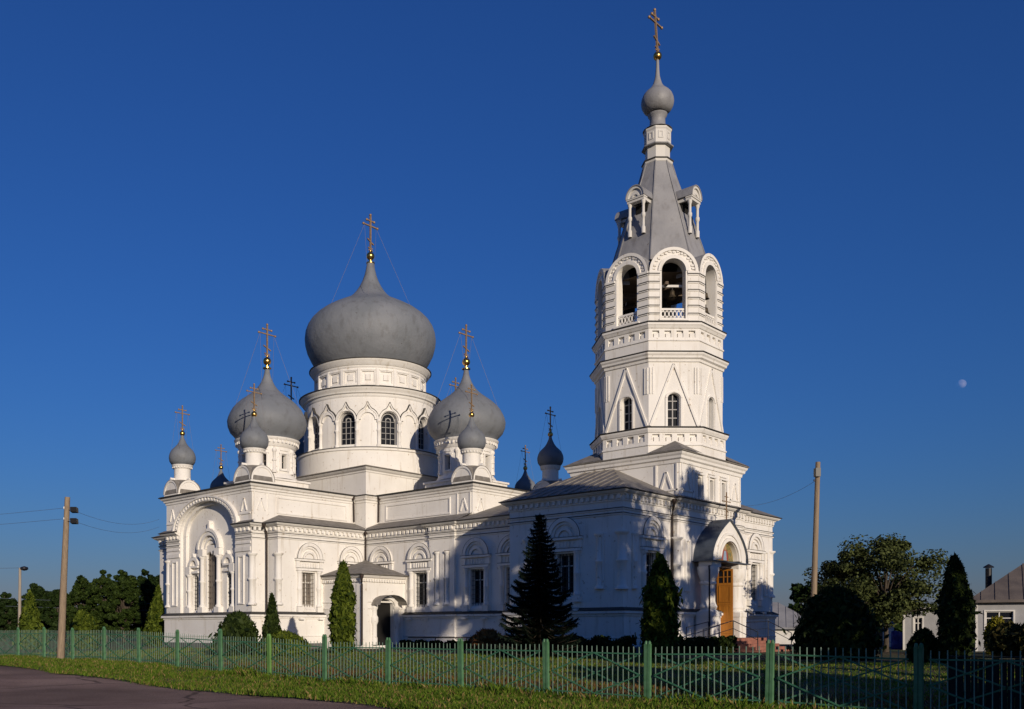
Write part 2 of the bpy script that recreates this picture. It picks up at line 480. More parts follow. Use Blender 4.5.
# ------------------------------------------------------------------ ground, road
def build_ground():
    xs = [-4000, -1500, -600, -250, -130] + [-90 + 1.5 * i for i in range(130)] + [120, 160, 260, 600, 1500, 4000]
    ys = [-4000, -1500, -500, -200, -100] + [-70 + 1.5 * i for i in range(110)] + [110, 160, 260, 600, 1500, 4000]
    m = MB(); m.smooth = True
    def z(x, y):
        r = 0.14 * sstep(-33.2, -34.4, y) if False else 0.14 * (1 - sstep(-34.2, -33.05, y))
        return gh(x, y) - r
    V = [[(x, y, z(x, y)) for y in ys] for x in xs]
    for i in range(len(xs) - 1):
        for j in range(len(ys) - 1):
            m.quad(V[i][j], V[i + 1][j], V[i + 1][j + 1], V[i][j + 1])
    o = m.build('ground', 'soil')
    tag(o, kind='structure')
    r = MB(); r.smooth = True
    xs = [-600, -200, -90] + [-60 + 1.5 * i for i in range(110)] + [130, 300, 600]
    def edge(x): return -33.35 + 0.12 * sin(x * 0.8) + 0.07 * sin(x * 2.3 + 1)
    rows = []
    for x in xs:
        rows.append([(x, yy, gh(x, yy) - 0.035 - 0.012 * abs(yy + 44) * 0.12) for yy in (-60, -52, -48, -44, -40, -37, -35, edge(x))])
    for a, b in zip(rows, rows[1:]):
        for k in range(7):
            r.quad(a[k], b[k], b[k + 1], a[k + 1])
    ro = r.build('road', 'asphalt')
    tag(ro, kind='structure')
build_ground()

# ------------------------------------------------------------------ the church
ZB = 1.18                                   # eye-level z of the drawing -> local z of the church
church = empty('orthodox_church', (0, 0, 0.45))
tag(church, 'white Orthodox church with grey onion domes, gilded crosses and a tall tent-roofed bell tower', 'church')
def CM(): return MB(dz=ZB)
def part(m, name, mats, parent=None, loc=(0, 0, 0)): return m.build(name, mats, parent or church, loc)

FOOT = [(-4.75, -14.13), (4.75, -14.13), (4.75, -13.1), (6, -13.1), (6, -6), (11.84, -6), (11.84, -6.15), (13.89, -6.15), (13.89, -6),
        (19.83, -6), (19.83, -8.35), (26.75, -8.35), (26.75, -3.7), (27.05, -3.7), (27.05, 3.7), (26.75, 3.7), (26.75, 8.35), (19.83, 8.35),
        (19.83, 6), (6, 6), (6, 13.1), (4.75, 13.1), (4.75, 14.13), (-4.75, 14.13), (-4.75, 13.1), (-6, 13.1), (-6, 6), (-13.1, 6),
        (-13.1, 4.75), (-14.13, 4.75), (-14.13, -4.75), (-13.1, -4.75), (-13.1, -6), (-7.4, -6), (-7.4, -13.1), (-4.75, -13.1)]

def rot_path(p, k):
    for _ in range(k % 4): p = [(-y, x) for x, y in p]
    return p

# --- plinth and base course
m = CM()
m.sweep(FOOT, [(0.0, -1.9), (0.2, -1.9), (0.2, -0.86), (0.1, -0.80)], True)
part(m, 'plinth', 'plinth')
m = CM()
m.sweep(FOOT, [(0.13, -0.84), (0.13, -0.42), (0.16, -0.40), (0.16, -0.36), (0.12, -0.34), (0.12, 0.66), (0.17, 0.68), (0.17, 0.76), (0.27, 0.80), (0.27, 0.92), (0.03, 1.07), (-0.02, 1.08)], True)
part(m, 'base_course', 'white')
m = CM(); m.sweep(FOOT, [(.275, .922), (.29, .925), (.29, .955), (.02, 1.10)], True); part(m, 'ledge_flashing', 'sheet_edge')

# --- window unit: jamb columns, entablature, round hood; grille and pane are its sub-parts
COLP = lambda z0, z1, r: [(r * 1.5, z0), (r * 1.5, z0 + .08), (r * 1.1, z0 + .16), (r, z0 + .2), (r, (z0 + z1) / 2 - .1), (r * 1.35, (z0 + z1) / 2 - .03), (r * 1.35, (z0 + z1) / 2 + .03), (r, (z0 + z1) / 2 + .1), (r, z1 - .2), (r * 1.2, z1 - .14), (r * 1.6, z1 - .06), (r * 1.6, z1), (0.01, z1)]
def grille(F, uc, hw, z0, z1, d, parent, mt='grille_dark', nv=4, nh=7, w=0.022):
    m = CM()
    for i in range(nv):
        u = uc - hw + 2 * hw * (i + 0.5) / nv
        fbox(m, F, u - w / 2, u + w / 2, z0, z1, d - w, d)
    for i in range(nh):
        z = z0 + (z1 - z0) * (i + 0.5) / nh
        fbox(m, F, uc - hw, uc + hw, z - w / 2, z + w / 2, d - w * 1.2, d - w * .2)
    return part(m, 'grille', mt, parent)
def pane(F, uc, hw, z0, z1, d, parent, mt='pane', frame='frame_white'):
    m = CM()
    fbox(m, F, uc - hw - .02, uc + hw + .02, z0 - .02, z1 + .02, d - 0.05, d)
    p = part(m, 'pane', mt, parent)
    m = CM()
    for a, b, c, e in ((-hw, -hw + .07, z0, z1), (hw - .07, hw, z0, z1), (-.03, .03, z0, z1)):
        fbox(m, F, uc + a, uc + b, c, e, d, d + .05)
    for zz in (z0, z0 + (z1 - z0) * .68, z1 - .07):
        fbox(m, F, uc - hw + .07, uc - .03, zz, zz + .07, d, d + .05)
        fbox(m, F, uc + .03, uc + hw - .07, zz, zz + .07, d, d + .05)
    part(m, 'frame', frame, parent)
def hood(m, F, uc, z0=0.0):
    # entablature and arch over a window head at z 3.6
    fbox(m, F, uc - 1.0, uc + 1.0, 3.62 + z0, 3.76 + z0, 0, 0.2)
    fbox(m, F, uc - .82, uc + .82, 3.80 + z0, 4.14 + z0, 0, 0.07)
    for k in range(6): fbox(m, F, uc - .55 + k * .2, uc - .47 + k * .2, 3.84 + z0, 4.1 + z0, .07, .12)
    fbox(m, F, uc - 1.04, uc - .78, 3.78 + z0, 4.18 + z0, 0, 0.14)
    fbox(m, F, uc + .78, uc + 1.04, 3.78 + z0, 4.18 + z0, 0, 0.14)
    fbox(m, F, uc - 1.1, uc + 1.1, 4.2 + z0, 4.32 + z0, 0, 0.22)
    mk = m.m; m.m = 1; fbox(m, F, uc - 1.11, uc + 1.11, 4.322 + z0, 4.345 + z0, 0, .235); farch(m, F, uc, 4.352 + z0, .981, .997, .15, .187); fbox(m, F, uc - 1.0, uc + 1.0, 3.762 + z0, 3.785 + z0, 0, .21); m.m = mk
    farch(m, F, uc, 4.35 + z0, .78, .98, 0, 0.18)
    farch(m, F, uc, 4.33 + z0, .66, .78, 0, 0.1)
    farch(m, F, uc, 4.33 + z0, .36, .5, 0, 0.13)
    farch(m, F, uc, 4.33 + z0, .001, .3, 0, 0.05)
def window(F, uc, full=True, mt='pane', z0=0.0, gr='grille_dark'):
    m = CM(); m.smooth = False
    hood(m, F, uc, z0)
    if full:
        for s in (-1, 1):
            fcol(m, F, uc + s * .76, .06, COLP(1.42 + z0, 3.6 + z0, .125))
            fbox(m, F, uc + s * .76 - .22, uc + s * .76 + .22, 1.08 + z0, 1.40 + z0, 0, .22)
            fbox(m, F, uc + s * .76 - .17, uc + s * .76 + .17, .62 + z0, .74 + z0, .12, .36)
        # sloping sill and soffit lip
        P = F.P
        m.quad(P(uc - .5, 1.22 + z0, .02), P(uc + .5, 1.22 + z0, .02), P(uc + .5, 1.58 + z0, -.34), P(uc - .5, 1.58 + z0, -.34))
        fbox(m, F, uc - .54, uc + .54, 3.52 + z0, 3.6 + z0, 0, .05)
    w = part(m, 'window', ['white', 'sheet_edge'])
    if full:
        pane(F, uc, .5, 1.5 + z0, 3.52 + z0, -.34, w, mt)
        grille(F, uc, .5, 1.42 + z0, 3.52 + z0, -.12, w, gr, 5, 8)
    return w
WH = lambda uc, z0=0: (uc, .5, 1.22 + z0, 3.52 + z0, 0)

# --- lower walls
FA = Plane((6, -13.1), (6, -6))
FN = Plane((6, -6), (19.83, -6))
FS = Plane((19.83, -8.35), (26.75, -8.35))
FW = Plane((26.75, -8.35), (26.75, -3.7))
FB = Plane((27.05, -3.7), (27.05, 3.7))
FW2 = Plane((26.75, 3.7), (26.75, 8.35))
ZL0, ZL1 = 0.9, 6.0
m = CM(); fwall(m, FA, 0, FA.L, ZL0, ZL1, [WH(2.35)], .4)
for a, b in (((4.78, -14.13), (4.78, -13.1)), ((-4.78, -13.1), (-4.78, -14.13))):
    q = Plane(a, b)
    if a[0] > 0: fwall(m, q, 0, q.L, ZL0, 6.4)
p4 = Plane((4.75, -13.1), (6, -13.1)); fwall(m, p4, 0, p4.L, ZL0, ZL1)
part(m, 'lower_wall', 'white'); m = CM(); fwall(m, q, 0, q.L, ZL0, 6.4)
p5 = Plane((-7.4, -13.1), (-4.75, -13.1)); fwall(m, p5, 0, p5.L, ZL0, ZL1)
p6 = Plane((-7.4, -6), (-7.4, -13.1)); fwall(m, p6, 0, p6.L, ZL0, ZL1)
part(m, 'lower_wall', 'white')
m = CM(); fwall(m, FN, 0, FN.L, ZL0, ZL1, [WH(4.98), WH(9.52), WH(12.2)], .4)
for u0, u1 in ((5.84, 7.89),):
    fbox(m, FN, u0, u0 + .38, ZL0, ZL1, 0, .15); fbox(m, FN, u1 - .38, u1, ZL0, ZL1, 0, .15)
    fbox(m, FN, u0 + .85, u1 - .85, ZL0, ZL1, 0, .15)
    fbox(m, FN, u0 + .38, u1 - .38, 4.75, ZL1, 0, .148); fbox(m, FN, u0 + .38, u1 - .38, ZL0, 1.5, 0, .148)
part(m, 'lower_wall', 'white')
m = CM()
for a, b in (((19.83, 6), (6, 6)), ((6, 6), (6, 13.1)), ((6, 13.1), (4.75, 13.1)), ((-4.75, 13.1), (-6, 13.1)), ((-6, 13.1), (-6, 6)), ((-6, 6), (-13.1, 6)), ((-13.1, -6), (-6, -6)), ((-13.1, 6), (-13.1, 4.75)), ((-13.1, -4.75), (-13.1, -6))):
    m = CM(); q = Plane(a, b); fwall(m, q, 0, q.L, ZL0, ZL1); part(m, 'lower_wall', 'white')
m = CM()
NZ = 0.32
fwall(m, FS, 0, FS.L, ZL0, 6.4, [WH(3.57, NZ)], .4)
fwall(m, FW, 0, FW.L, ZL0, 6.4, [WH(2.55, NZ)], .4)
fwall(m, FB, 0, FB.L, -0.42, 6.4, [(3.7, 1.05, -.42, 2.9, .8)], .9)
fwall(m, FW2, 0, FW2.L, ZL0, 6.4, [WH(2.1, NZ)], .4)
for a, b in (((26.75, 8.35), (19.83, 8.35)), ((19.83, 8.35), (19.83, 6)), ((19.83, -6), (19.83, -8.35)), ((26.75, -3.7), (27.05, -3.7)), ((27.05, 3.7), (26.75, 3.7))):
    q = Plane(a, b); fwall(m, q, 0, q.L, ZL0, 6.4)
# pilaster panels on the narthex (raised frames around recessed columns)
def panel(m, F, u0, u1, z0, z1, w=.1, d=.09):
    fbox(m, F, u0, u0 + w, z0, z1, 0, d); fbox(m, F, u1 - w, u1, z0, z1, 0, d)
    fbox(m, F, u0 + w, u1 - w, z0, z0 + w, 0, d - .003); fbox(m, F, u0 + w, u1 - w, z1 - w, z1, 0, d - .003)
panel(m, FS, 5.35, 5.9, 2.0, 4.7); panel(m, FS, .9, 1.45, 2.0, 4.7)
panel(m, FW, .75, 1.2, 2.0, 4.7); panel(m, FW, 3.75, 4.25, 2.0, 4.7)
panel(m, FB, .7, 1.25, 2.0, 4.7); panel(m, FB, 6.15, 6.7, 2.0, 4.7); panel(m, FW2, 3.4, 3.9, 2.0, 4.7)
part(m, 'narthex_wall', 'white')

# --- strings and cornices
CORN = lambda z: [(0, z - .5), (.05, z - .49), (.05, z - .41), (.03, z - .4), (.03, z - .2), (.14, z - .2), (.16, z - .15), (.26, z - .12), (.34, z - .05), (.36, z), (0, z)]
STR = lambda z: [(0, z - .06), (.05, z - .04), (.06, z + .02), (0, z + .06)]
c1 = [(3.15, -14.13), (4.75, -14.13), (4.75, -13.1), (6, -13.1), (6, -6), (11.84, -6), (11.84, -6.15), (13.89, -6.15), (13.89, -6), (19.83, -6)]
c2 = [(-7.4, -6), (-7.4, -13.1), (-4.75, -13.1), (-4.75, -14.13), (-3.15, -14.13)]
c3 = [(19.83, 6), (6, 6), (6, 13.1), (4.75, 13.1), (4.75, 14.13), (-4.75, 14.13), (-4.75, 13.1), (-6, 13.1), (-6, 6), (-13.1, 6), (-13.1, 4.75), (-14.13, 4.75), (-14.13, -4.75), (-13.1, -4.75), (-13.1, -6), (-6, -6)]
c4 = [(19.83, -6), (19.83, -8.35), (26.75, -8.35), (26.75, -3.7), (27.05, -3.7), (27.05, 3.7), (26.75, 3.7), (26.75, 8.35), (19.83, 8.35), (19.83, 6)]
def slab(m, path, z, out=.42, th=.05, inn=-.05, closed=False):
    m.sweep(path, [(inn, z), (out, z), (out + .015, z + th), (inn, z + th + .03)], closed)
for path, z in ((c1, 6.38), (c2, 6.38), (c3, 6.38), (c4, 6.72)):
    m = CM(); m.sweep(path, CORN(z))
    m.dentils(path, z - .40, z - .21, .03, .16, .17, .17)
    m.sweep(path, STR(z - .88)); m.sweep(path, STR(z - 1.12) if z > 6.5 else STR(z - .62))
    part(m, 'cornice', 'white')
    m = CM(); slab(m, path, z + .004)
    for zz in (z - .88, z - 1.12 if z > 6.5 else z - .62): m.sweep(path, [(.065, zz + .022), (.085, zz + .03), (.085, zz + .05), (0, zz + .075)])
    part(m, 'eave_flashing', 'sheet_edge')

# --- blind arches that have no window under them
for F, uc in ((FA, 5.74), (FN, 1.54)):
    m = CM(); hood(m, F, uc); part(m, 'blind_arch', ['white', 'sheet_edge'])
# --- windows of the lower storey
window(FA, 2.35, True, 'pane_reflect', gr='grille')
for u in (4.98, 9.52, 12.2): window(FN, u)
window(FS, 3.57, z0=NZ); window(FW, 2.55, z0=NZ); window(FW2, 2.1, z0=NZ)
m = CM(); hood(m, FB, .95, NZ + .1) if False else None
# --- engaged corner columns
def column(x, y, z0, z1, r):
    m = CM(); m.lathe((x, y), COLP(z0, z1, r), 14); return part(m, 'column', 'white')
for x, y, z0, z1, r in ((4.66, -14.01, 1.5, 4.6, .2), (-4.66, -14.01, 1.5, 4.6, .2), (5.88, -12.98, 1.5, 4.6, .2), (26.62, -8.22, 1.95, 4.75, .22), (26.62, 8.22, 1.95, 4.75, .22), (26.92, -3.57, 1.95, 4.75, .22), (26.92, 3.57, 1.95, 4.75, .22),
                        (12.46, -6.06, 1.5, 4.7, .15), (13.27, -6.06, 1.5, 4.7, .15), (25.45, -8.36, 2.0, 4.7, .17), (21.0, -8.36, 2.0, 4.7, .17), (26.76, -7.38, 2.0, 4.7, .15)):
    column(x, y, z0, z1, r)

# --- south front: piers, big arch in its recess, triple window
F0 = Plane((-4.78, -14.13), (4.78, -14.13))
FZ = 4.78                                    # u of the axis
m = CM()
fwall(m, F0, .03, 9.53, .9, 8.5, [(FZ, 3.1, .9, 6.1, 2.05)], .45)
farch(m, F0, FZ, 6.1, 2.74, 3.12, -.44, -.2, 28, 2.05 / 3.1, kzi=1.85 / 2.74)
farch(m, F0, FZ, 6.35, 3.12, 3.62, 0, .22, 28, 2.08 / 3.62, kzi=1.80 / 3.12)
farch(m, F0, FZ, 6.35, 3.5, 3.66, .2, .3, 28, 2.08 / 3.62)
for i in range(30):                          # dentils in the arch
    t = pi * (i + .5) / 30
    u, z = FZ + 3.3 * cos(t), 6.35 + 1.92 * sin(t)
    fbox(m, F0, u - .06, u + .06, z - .07, z + .07, .2, .27)
for s in (-1, 1):
    fbox(m, F0, FZ + s * 2.92 - .18, FZ + s * 2.92 + .18, .9, 6.1, -.44, -.2)
for s in (-1, 1):                            # recessed strips with blind lancets on the piers
    panel(m, F0, FZ + s * 3.75 - .3, FZ + s * 3.75 + .3, 1.55, 4.5, .09, .08)
    fbox(m, F0, FZ + s * 3.93 - .78, FZ + s * 3.93 + .78, 4.75, 5.0, 0, .07)
    fbox(m, F0, FZ + s * 3.93 - .78, FZ + s * 3.93 + .78, 5.2, 5.32, 0, .06)
part(m, 'south_front', 'white')
FR = Plane((-4.78, -13.70), (4.78, -13.70))  # back of the recess
m = CM()
fwall(m, FR, 1.6, 7.96, .9, 8.3, [(FZ, .64, 1.0, 5.0, .5), (FZ - 1.92, .33, 1.1, 3.3, .28), (FZ + 1.92, .33, 1.1, 3.3, .28)], .26)
part(m, 'recess_wall', 'white')
m = CM()
for s in (-1, 1):
    fcol(m, FR, FZ + s * .92, .16, COLP(1.45, 4.7, .145)); fbox(m, FR, FZ + s * .92 - .28, FZ + s * .92 + .28, 4.7, 5.15, 0, .34)
    fbox(m, FR, FZ + s * .92 - .26, FZ + s * .92 + .26, .95, 1.45, 0, .36); fbox(m, FR, FZ + s * .92 - .2, FZ + s * .92 + .2, .45, .72, .1, .4)
P = FR.P
m.quad(P(FZ - .56, .95, .1), P(FZ + .56, .95, .1), P(FZ + .56, 1.4, -.24), P(FZ - .56, 1.4, -.24))
farch(m, FR, FZ, 5.15, .85, 1.22, 0, .3); farch(m, FR, FZ, 5.15, 1.1, 1.28, .28, .38); farch(m, FR, FZ, 5.15, .6, .75, 0, .14)
fextr(m, FR, [(FZ - .3, 6.3), (FZ + .3, 6.3), (FZ + .1, 6.5), (FZ + .09, 6.85), (FZ, 6.95), (FZ - .09, 6.85), (FZ - .1, 6.5)], 0, .32)
fextr(m, FR, [(FZ - .56, 4.85), (FZ - .2, 5.02), (FZ, 4.8), (FZ + .2, 5.02), (FZ + .56, 4.85), (FZ + .56, 5.4), (FZ - .56, 5.4)], -.1, .06)
tw = part(m, 'window', 'white')
pane(FR, FZ, .64, 1.2, 5.4, -.22, tw, 'pane_reflect', 'grille'); grille(FR, FZ, .64, 1.2, 5.4, -.08, tw, 'grille', 5, 12, .03)
for s in (-1, 1):
    m = CM(); c = FZ + s * 1.92
    for q in (-1, 1):
        if q != -s:
            fcol(m, FR, c + q * .55, .12, COLP(1.45, 3.6, .15)); fbox(m, FR, c + q * .55 - .24, c + q * .55 + .24, .95, 1.45, 0, .32); fbox(m, FR, c + q * .55 - .18, c + q * .55 + .18, .5, .72, .1, .34)
            fbox(m, FR, c + q * .55 - .25, c + q * .55 + .25, 3.6, 4.1, 0, .3)
    fbox(m, FR, c - .5, c + .5, 3.66, 3.8, 0, .2); fbox(m, FR, c - .5, c + .5, 4.02, 4.14, 0, .24)
    farch(m, FR, c, 4.15, .36, .58, 0, .24); farch(m, FR, c, 4.15, .2, .3, 0, .1)
    fextr(m, FR, [(c - .1, 4.7), (c + .1, 4.7), (c, 4.95)], 0, .24)
    P = FR.P; m.quad(P(c - .3, 1.05, .1), P(c + .3, 1.05, .1), P(c + .3, 1.4, -.24), P(c - .3, 1.4, -.24))
    sw = part(m, 'window', 'white')
    pane(FR, c, .33, 1.2, 3.52, -.22, sw, 'pane'); grille(FR, c, .33, 1.2, 3.5, -.1, sw, 'grille_dark', 3, 9)

# --- upper cross arms, pillars, pedestal
for k in range(4):
    arm = rot_path([(-4.78, -5.8), (-4.78, -14.13), (4.78, -14.13), (4.78, -5.8)], k)
    m = CM()
    for i, (a, b) in enumerate(zip(arm, arm[1:])):
        if k == 0 and i == 1:
            part(m, 'upper_wall', 'white'); m = CM(); continue
        q = Plane(a, b); fwall(m, q, 0, q.L, 6.2 if i != 1 else .9, 8.5)
    for i in (0, 2):
        q = Plane(arm[i], arm[i + 1])
        lo, hi = (.85, 6.55) if i == 0 else (1.85, 7.55)
        panel(m, q, lo, hi, 7.12, 8.16, .1, .06)
        e = 7.65 if i == 0 else .7
        for s in (-.52, .52): fbox(m, q, e + s - .04, e + s + .04, 7.0, 8.3, 0, .05)
        fbar(m, q, (e - .28, 7.22), (e, 7.95), .09, 0, .06); fbar(m, q, (e + .28, 7.22), (e, 7.95), .09, 0, .06)
    q = Plane(arm[1], arm[2])
    for e in (.75, q.L - .75):
        fbar(m, q, (e - .28, 7.2), (e, 7.95), .09, 0, .07); fbar(m, q, (e + .28, 7.2), (e, 7.95), .09, 0, .07)
        fbox(m, q, e - .7, e + .65, 6.98, 7.08, 0, .06)
    part(m, 'upper_wall', 'white')
    m = CM()
    m.sweep(arm, [(0, 8.28), (.05, 8.3), (.06, 8.42), (.14, 8.46), (.16, 8.56), (.26, 8.62), (.33, 8.73), (0, 8.75)])
    part(m, 'cornice', 'white')
    m = CM(); slab(m, arm, 8.752, .4, .06); part(m, 'eave_flashing', 'sheet_edge')
    def r3(x, y, z):
        (x, y), = rot_path([(x, y)], k); return (x, y, z)
    m = CM()
    A, B, C_, D = r3(-5.15, -14.5, 8.84), r3(5.15, -14.5, 8.84), r3(5.15, -5.0, 8.84), r3(-5.15, -5.0, 8.84)
    E_, G = r3(0, -10.6, 9.62), r3(0, -5.0, 9.62)
    m.face([A, B, E_]); m.face([B, C_, G, E_]); m.face([D, A, E_, G])
    part(m, 'roof', 'sheet')
m = CM()
sq = lambda h: [(-h, -h), (h, -h), (h, h), (-h, h)]
for sx in (-1, 1):
    for sy in (-1, 1):
        m = CM(); m.box(min(sx * 4.6, sx * 5.9), max(sx * 4.6, sx * 5.9), min(sy * 4.6, sy * 5.9), max(sy * 4.6, sy * 5.9), 5.0, 8.45)
        part(m, 'corner_pillar', 'white')
m = CM(); m.sweep(sq(5.9), [(0, 8.3), (.05, 8.32), (.06, 8.44), (.16, 8.5), (.18, 8.58), (.28, 8.72), (-.3, 8.74)], True); part(m, 'cornice', 'white')
m = CM(); slab(m, sq(5.9), 8.745, .32, .05, -.4, True); part(m, 'eave_flashing', 'sheet_edge')
m = CM(); m.sweep(sq(5.66), [(0, 8.6), (0, 10.36), (.06, 10.38), (.08, 10.48), (.2, 10.54), (.32, 10.66), (-.2, 10.68)], True); part(m, 'pedestal', 'white')
m = CM(); slab(m, sq(5.66), 10.685, .38, .06, -.2, True); m.sweep(sq(5.66), [(.3, 10.75), (-1.4, 11.15), (-5.6, 11.3)], True); part(m, 'roof', 'sheet')

# --- lower roofs
m = CM()
def sym(f):
    return [f]
E1 = 6.43
for k in range(4):
    def r3(x, y, z):
        (x, y), = rot_path([(x, y)], k); return (x, y, z)
    m = CM(); m.quad(r3(6.42, -13.52, E1), r3(6.42, -6.42, E1), r3(4.77, -5.0, 7.02), r3(4.77, -12.1, 7.05))
    m.face([r3(4.7, -13.52, E1), r3(6.42, -13.52, E1), r3(4.77, -12.1, 7.05)])
    part(m, 'aisle_roof', 'sheet'); m = CM()
    if k == 0:
        m.quad(r3(-7.82, -6.42, E1), r3(-7.82, -13.52, E1), r3(-4.77, -12.1, 7.05), r3(-4.77, -5.0, 7.02)); m.face([r3(-7.82, -13.52, E1), r3(-4.7, -13.52, E1), r3(-4.77, -12.1, 7.05)])
    elif k != 1:
        m.quad(r3(-6.42, -6.42, E1), r3(-6.42, -13.52, E1), r3(-4.77, -12.1, 7.05), r3(-4.77, -5.0, 7.02))
        m.face([r3(-6.42, -13.52, E1), r3(-4.7, -13.52, E1), r3(-4.77, -12.1, 7.05)])
    else:
        m.quad(r3(-6.42, -6.42, E1), r3(-6.42, -14.13, E1), r3(-4.77, -14.13, 7.05), r3(-4.77, -5.0, 7.02))
    part(m, 'aisle_roof', 'sheet')
m = CM()
m.quad((14.0, -6.42, E1), (21, -6.42, E1), (21, 0, 8.4), (14.0, 0, 8.4))
m.quad((21, 6.42, E1), (14.0, 6.42, E1), (14.0, 0, 8.4), (21, 0, 8.4))
part(m, 'roof', 'sheet')
for s in (-1, 1):                            # pier caps of the south front
    m = CM(); x0, x1 = (3.1, 5.15) if s > 0 else (-5.15, -3.1)
    m.face([(x0, -14.55, E1), (x1, -14.55, E1), (x1, -14.1, 6.62), (x0, -14.1, 6.62)]); m.face([(x0, -14.55, E1), (x0, -14.1, 6.62), (x0, -14.1, E1)])
    part(m, 'pier_cap', 'sheet')
m = CM()
Ez = 6.77
a, b, c, d = (19.41, -8.77, Ez), (27.17, -8.77, Ez), (27.17, 8.77, Ez), (19.41, 8.77, Ez)
t = [(21.3, -3.4, 8.78), (23.05, -3.4, 8.78), (23.05, 3.4, 8.78), (21.3, 3.4, 8.78)]
m.face([a, b, t[1], t[0]]); m.face([c, d, t[3], t[2]]); m.face([d, a, t[0], t[3]])
m.face([b, (27.17, -3.4, Ez), t[1]]); m.face([(27.17, 3.4, Ez), c, t[2]])
m.quad((27.47, -4.12, Ez), (27.47, 4.12, Ez), (27.0, 4.12, 6.98), (27.0, -4.12, 6.98))
for i in range(1, 12):                       # standing seams
    x = 19.41 + i * .64; f = min(1, max(0, (x - 19.41) / 1.89)) if x < 21.3 else min(1, max(0, (27.17 - x) / 4.12))
    f = min(f, 1); m.bar((x, -8.77, Ez + .02), (x, -8.77 + 5.37 * f, Ez + 2.01 * f + .02), .04, .05)
part(m, 'narthex_roof', 'sheet')

# --- onion dome with ball, cross and stays (ball, cross and stays are sub-parts)
def cross(z0, h, w, parent, lean=(0, 0), mt='cross_gold', loc=(0, 0)):
    m = CM(); t = .055 * h / 1.7
    X, Y = loc
    def at(y, z): return (X + lean[0] * (z - z0), Y + lean[1] * (z - z0) + y, z)
    m.bar(at(0, z0), at(0, z0 + h), t * 1.3)
    for zz, ww in ((.70, w), (.84, w * .52)):
        m.bar(at(-ww / 2, z0 + zz * h), at(ww / 2, z0 + zz * h), t)
        for s in (-1, 1): m.sphere(at(s * ww / 2, z0 + zz * h), t * 1.15, 8)
    m.bar(at(-w * .22, z0 + .33 * h), at(w * .22, z0 + .21 * h), t)
    m.sphere(at(0, z0 + h), t * 1.2, 8)
    m.bar(at(-w * .16, z0 + .10 * h), at(w * .16, z0 + .02 * h), t * .8)
    m.bar(at(-w * .16, z0 + .02 * h), at(w * .16, z0 + .10 * h), t * .8)
    return part(m, 'cross', mt, parent)
def dome(prof, ballz, ballr, ch, cw, parent, n=40, collar=True, stays=0.0, mt='dome', dent=True):
    m = CM(); m.lathe((0, 0), prof, n)
    # a few lapped sheet seams
    o = part(m, 'onion_dome', mt, parent)
    b = CM(); b.sphere((0, 0, ballz), ballr, 16)
    if collar: b.lathe((0, 0), [(.01, ballz - ballr * 1.9), (ballr * 1.05, ballz - ballr * 1.85), (ballr * 1.05, ballz - ballr * 1.6), (ballr * .35, ballz - ballr * 1.55), (ballr * .35, ballz - ballr * .9)], 14)
    b.lathe((0, 0), [(ballr * .4, ballz + ballr * .9), (ballr * .25, ballz + ballr * 1.2), (ballr * .3, ballz + ballr * 1.35), (.01, ballz + ballr * 1.4)], 10)
    part(b, 'gilded_ball', 'gold', parent)
    cross(ballz + ballr * 1.15, ch, cw, parent)
    if stays:
        s = CM(); zc = ballz + ballr * 1.15 + ch * .70
        # stays end on the dome surface
        zs = stays; rs = 0
        for (r0, z0), (r1, z1) in zip(prof, prof[1:]):
            if min(z0, z1) <= zs <= max(z0, z1) and r0 >= r1: rs = r0 + (r1 - r0) * (zs - z0) / (z1 - z0 + 1e-9)
        for sy in (-1, 1):
            for dx in (-1, 1):
                s.tube([(0, sy * cw * .42, zc), (dx * rs * .72, sy * rs * .72, zs)], .007 if ballr < .25 else .010, 4, False)
        part(s, 'stay_chain', 'chain', parent)
    return o

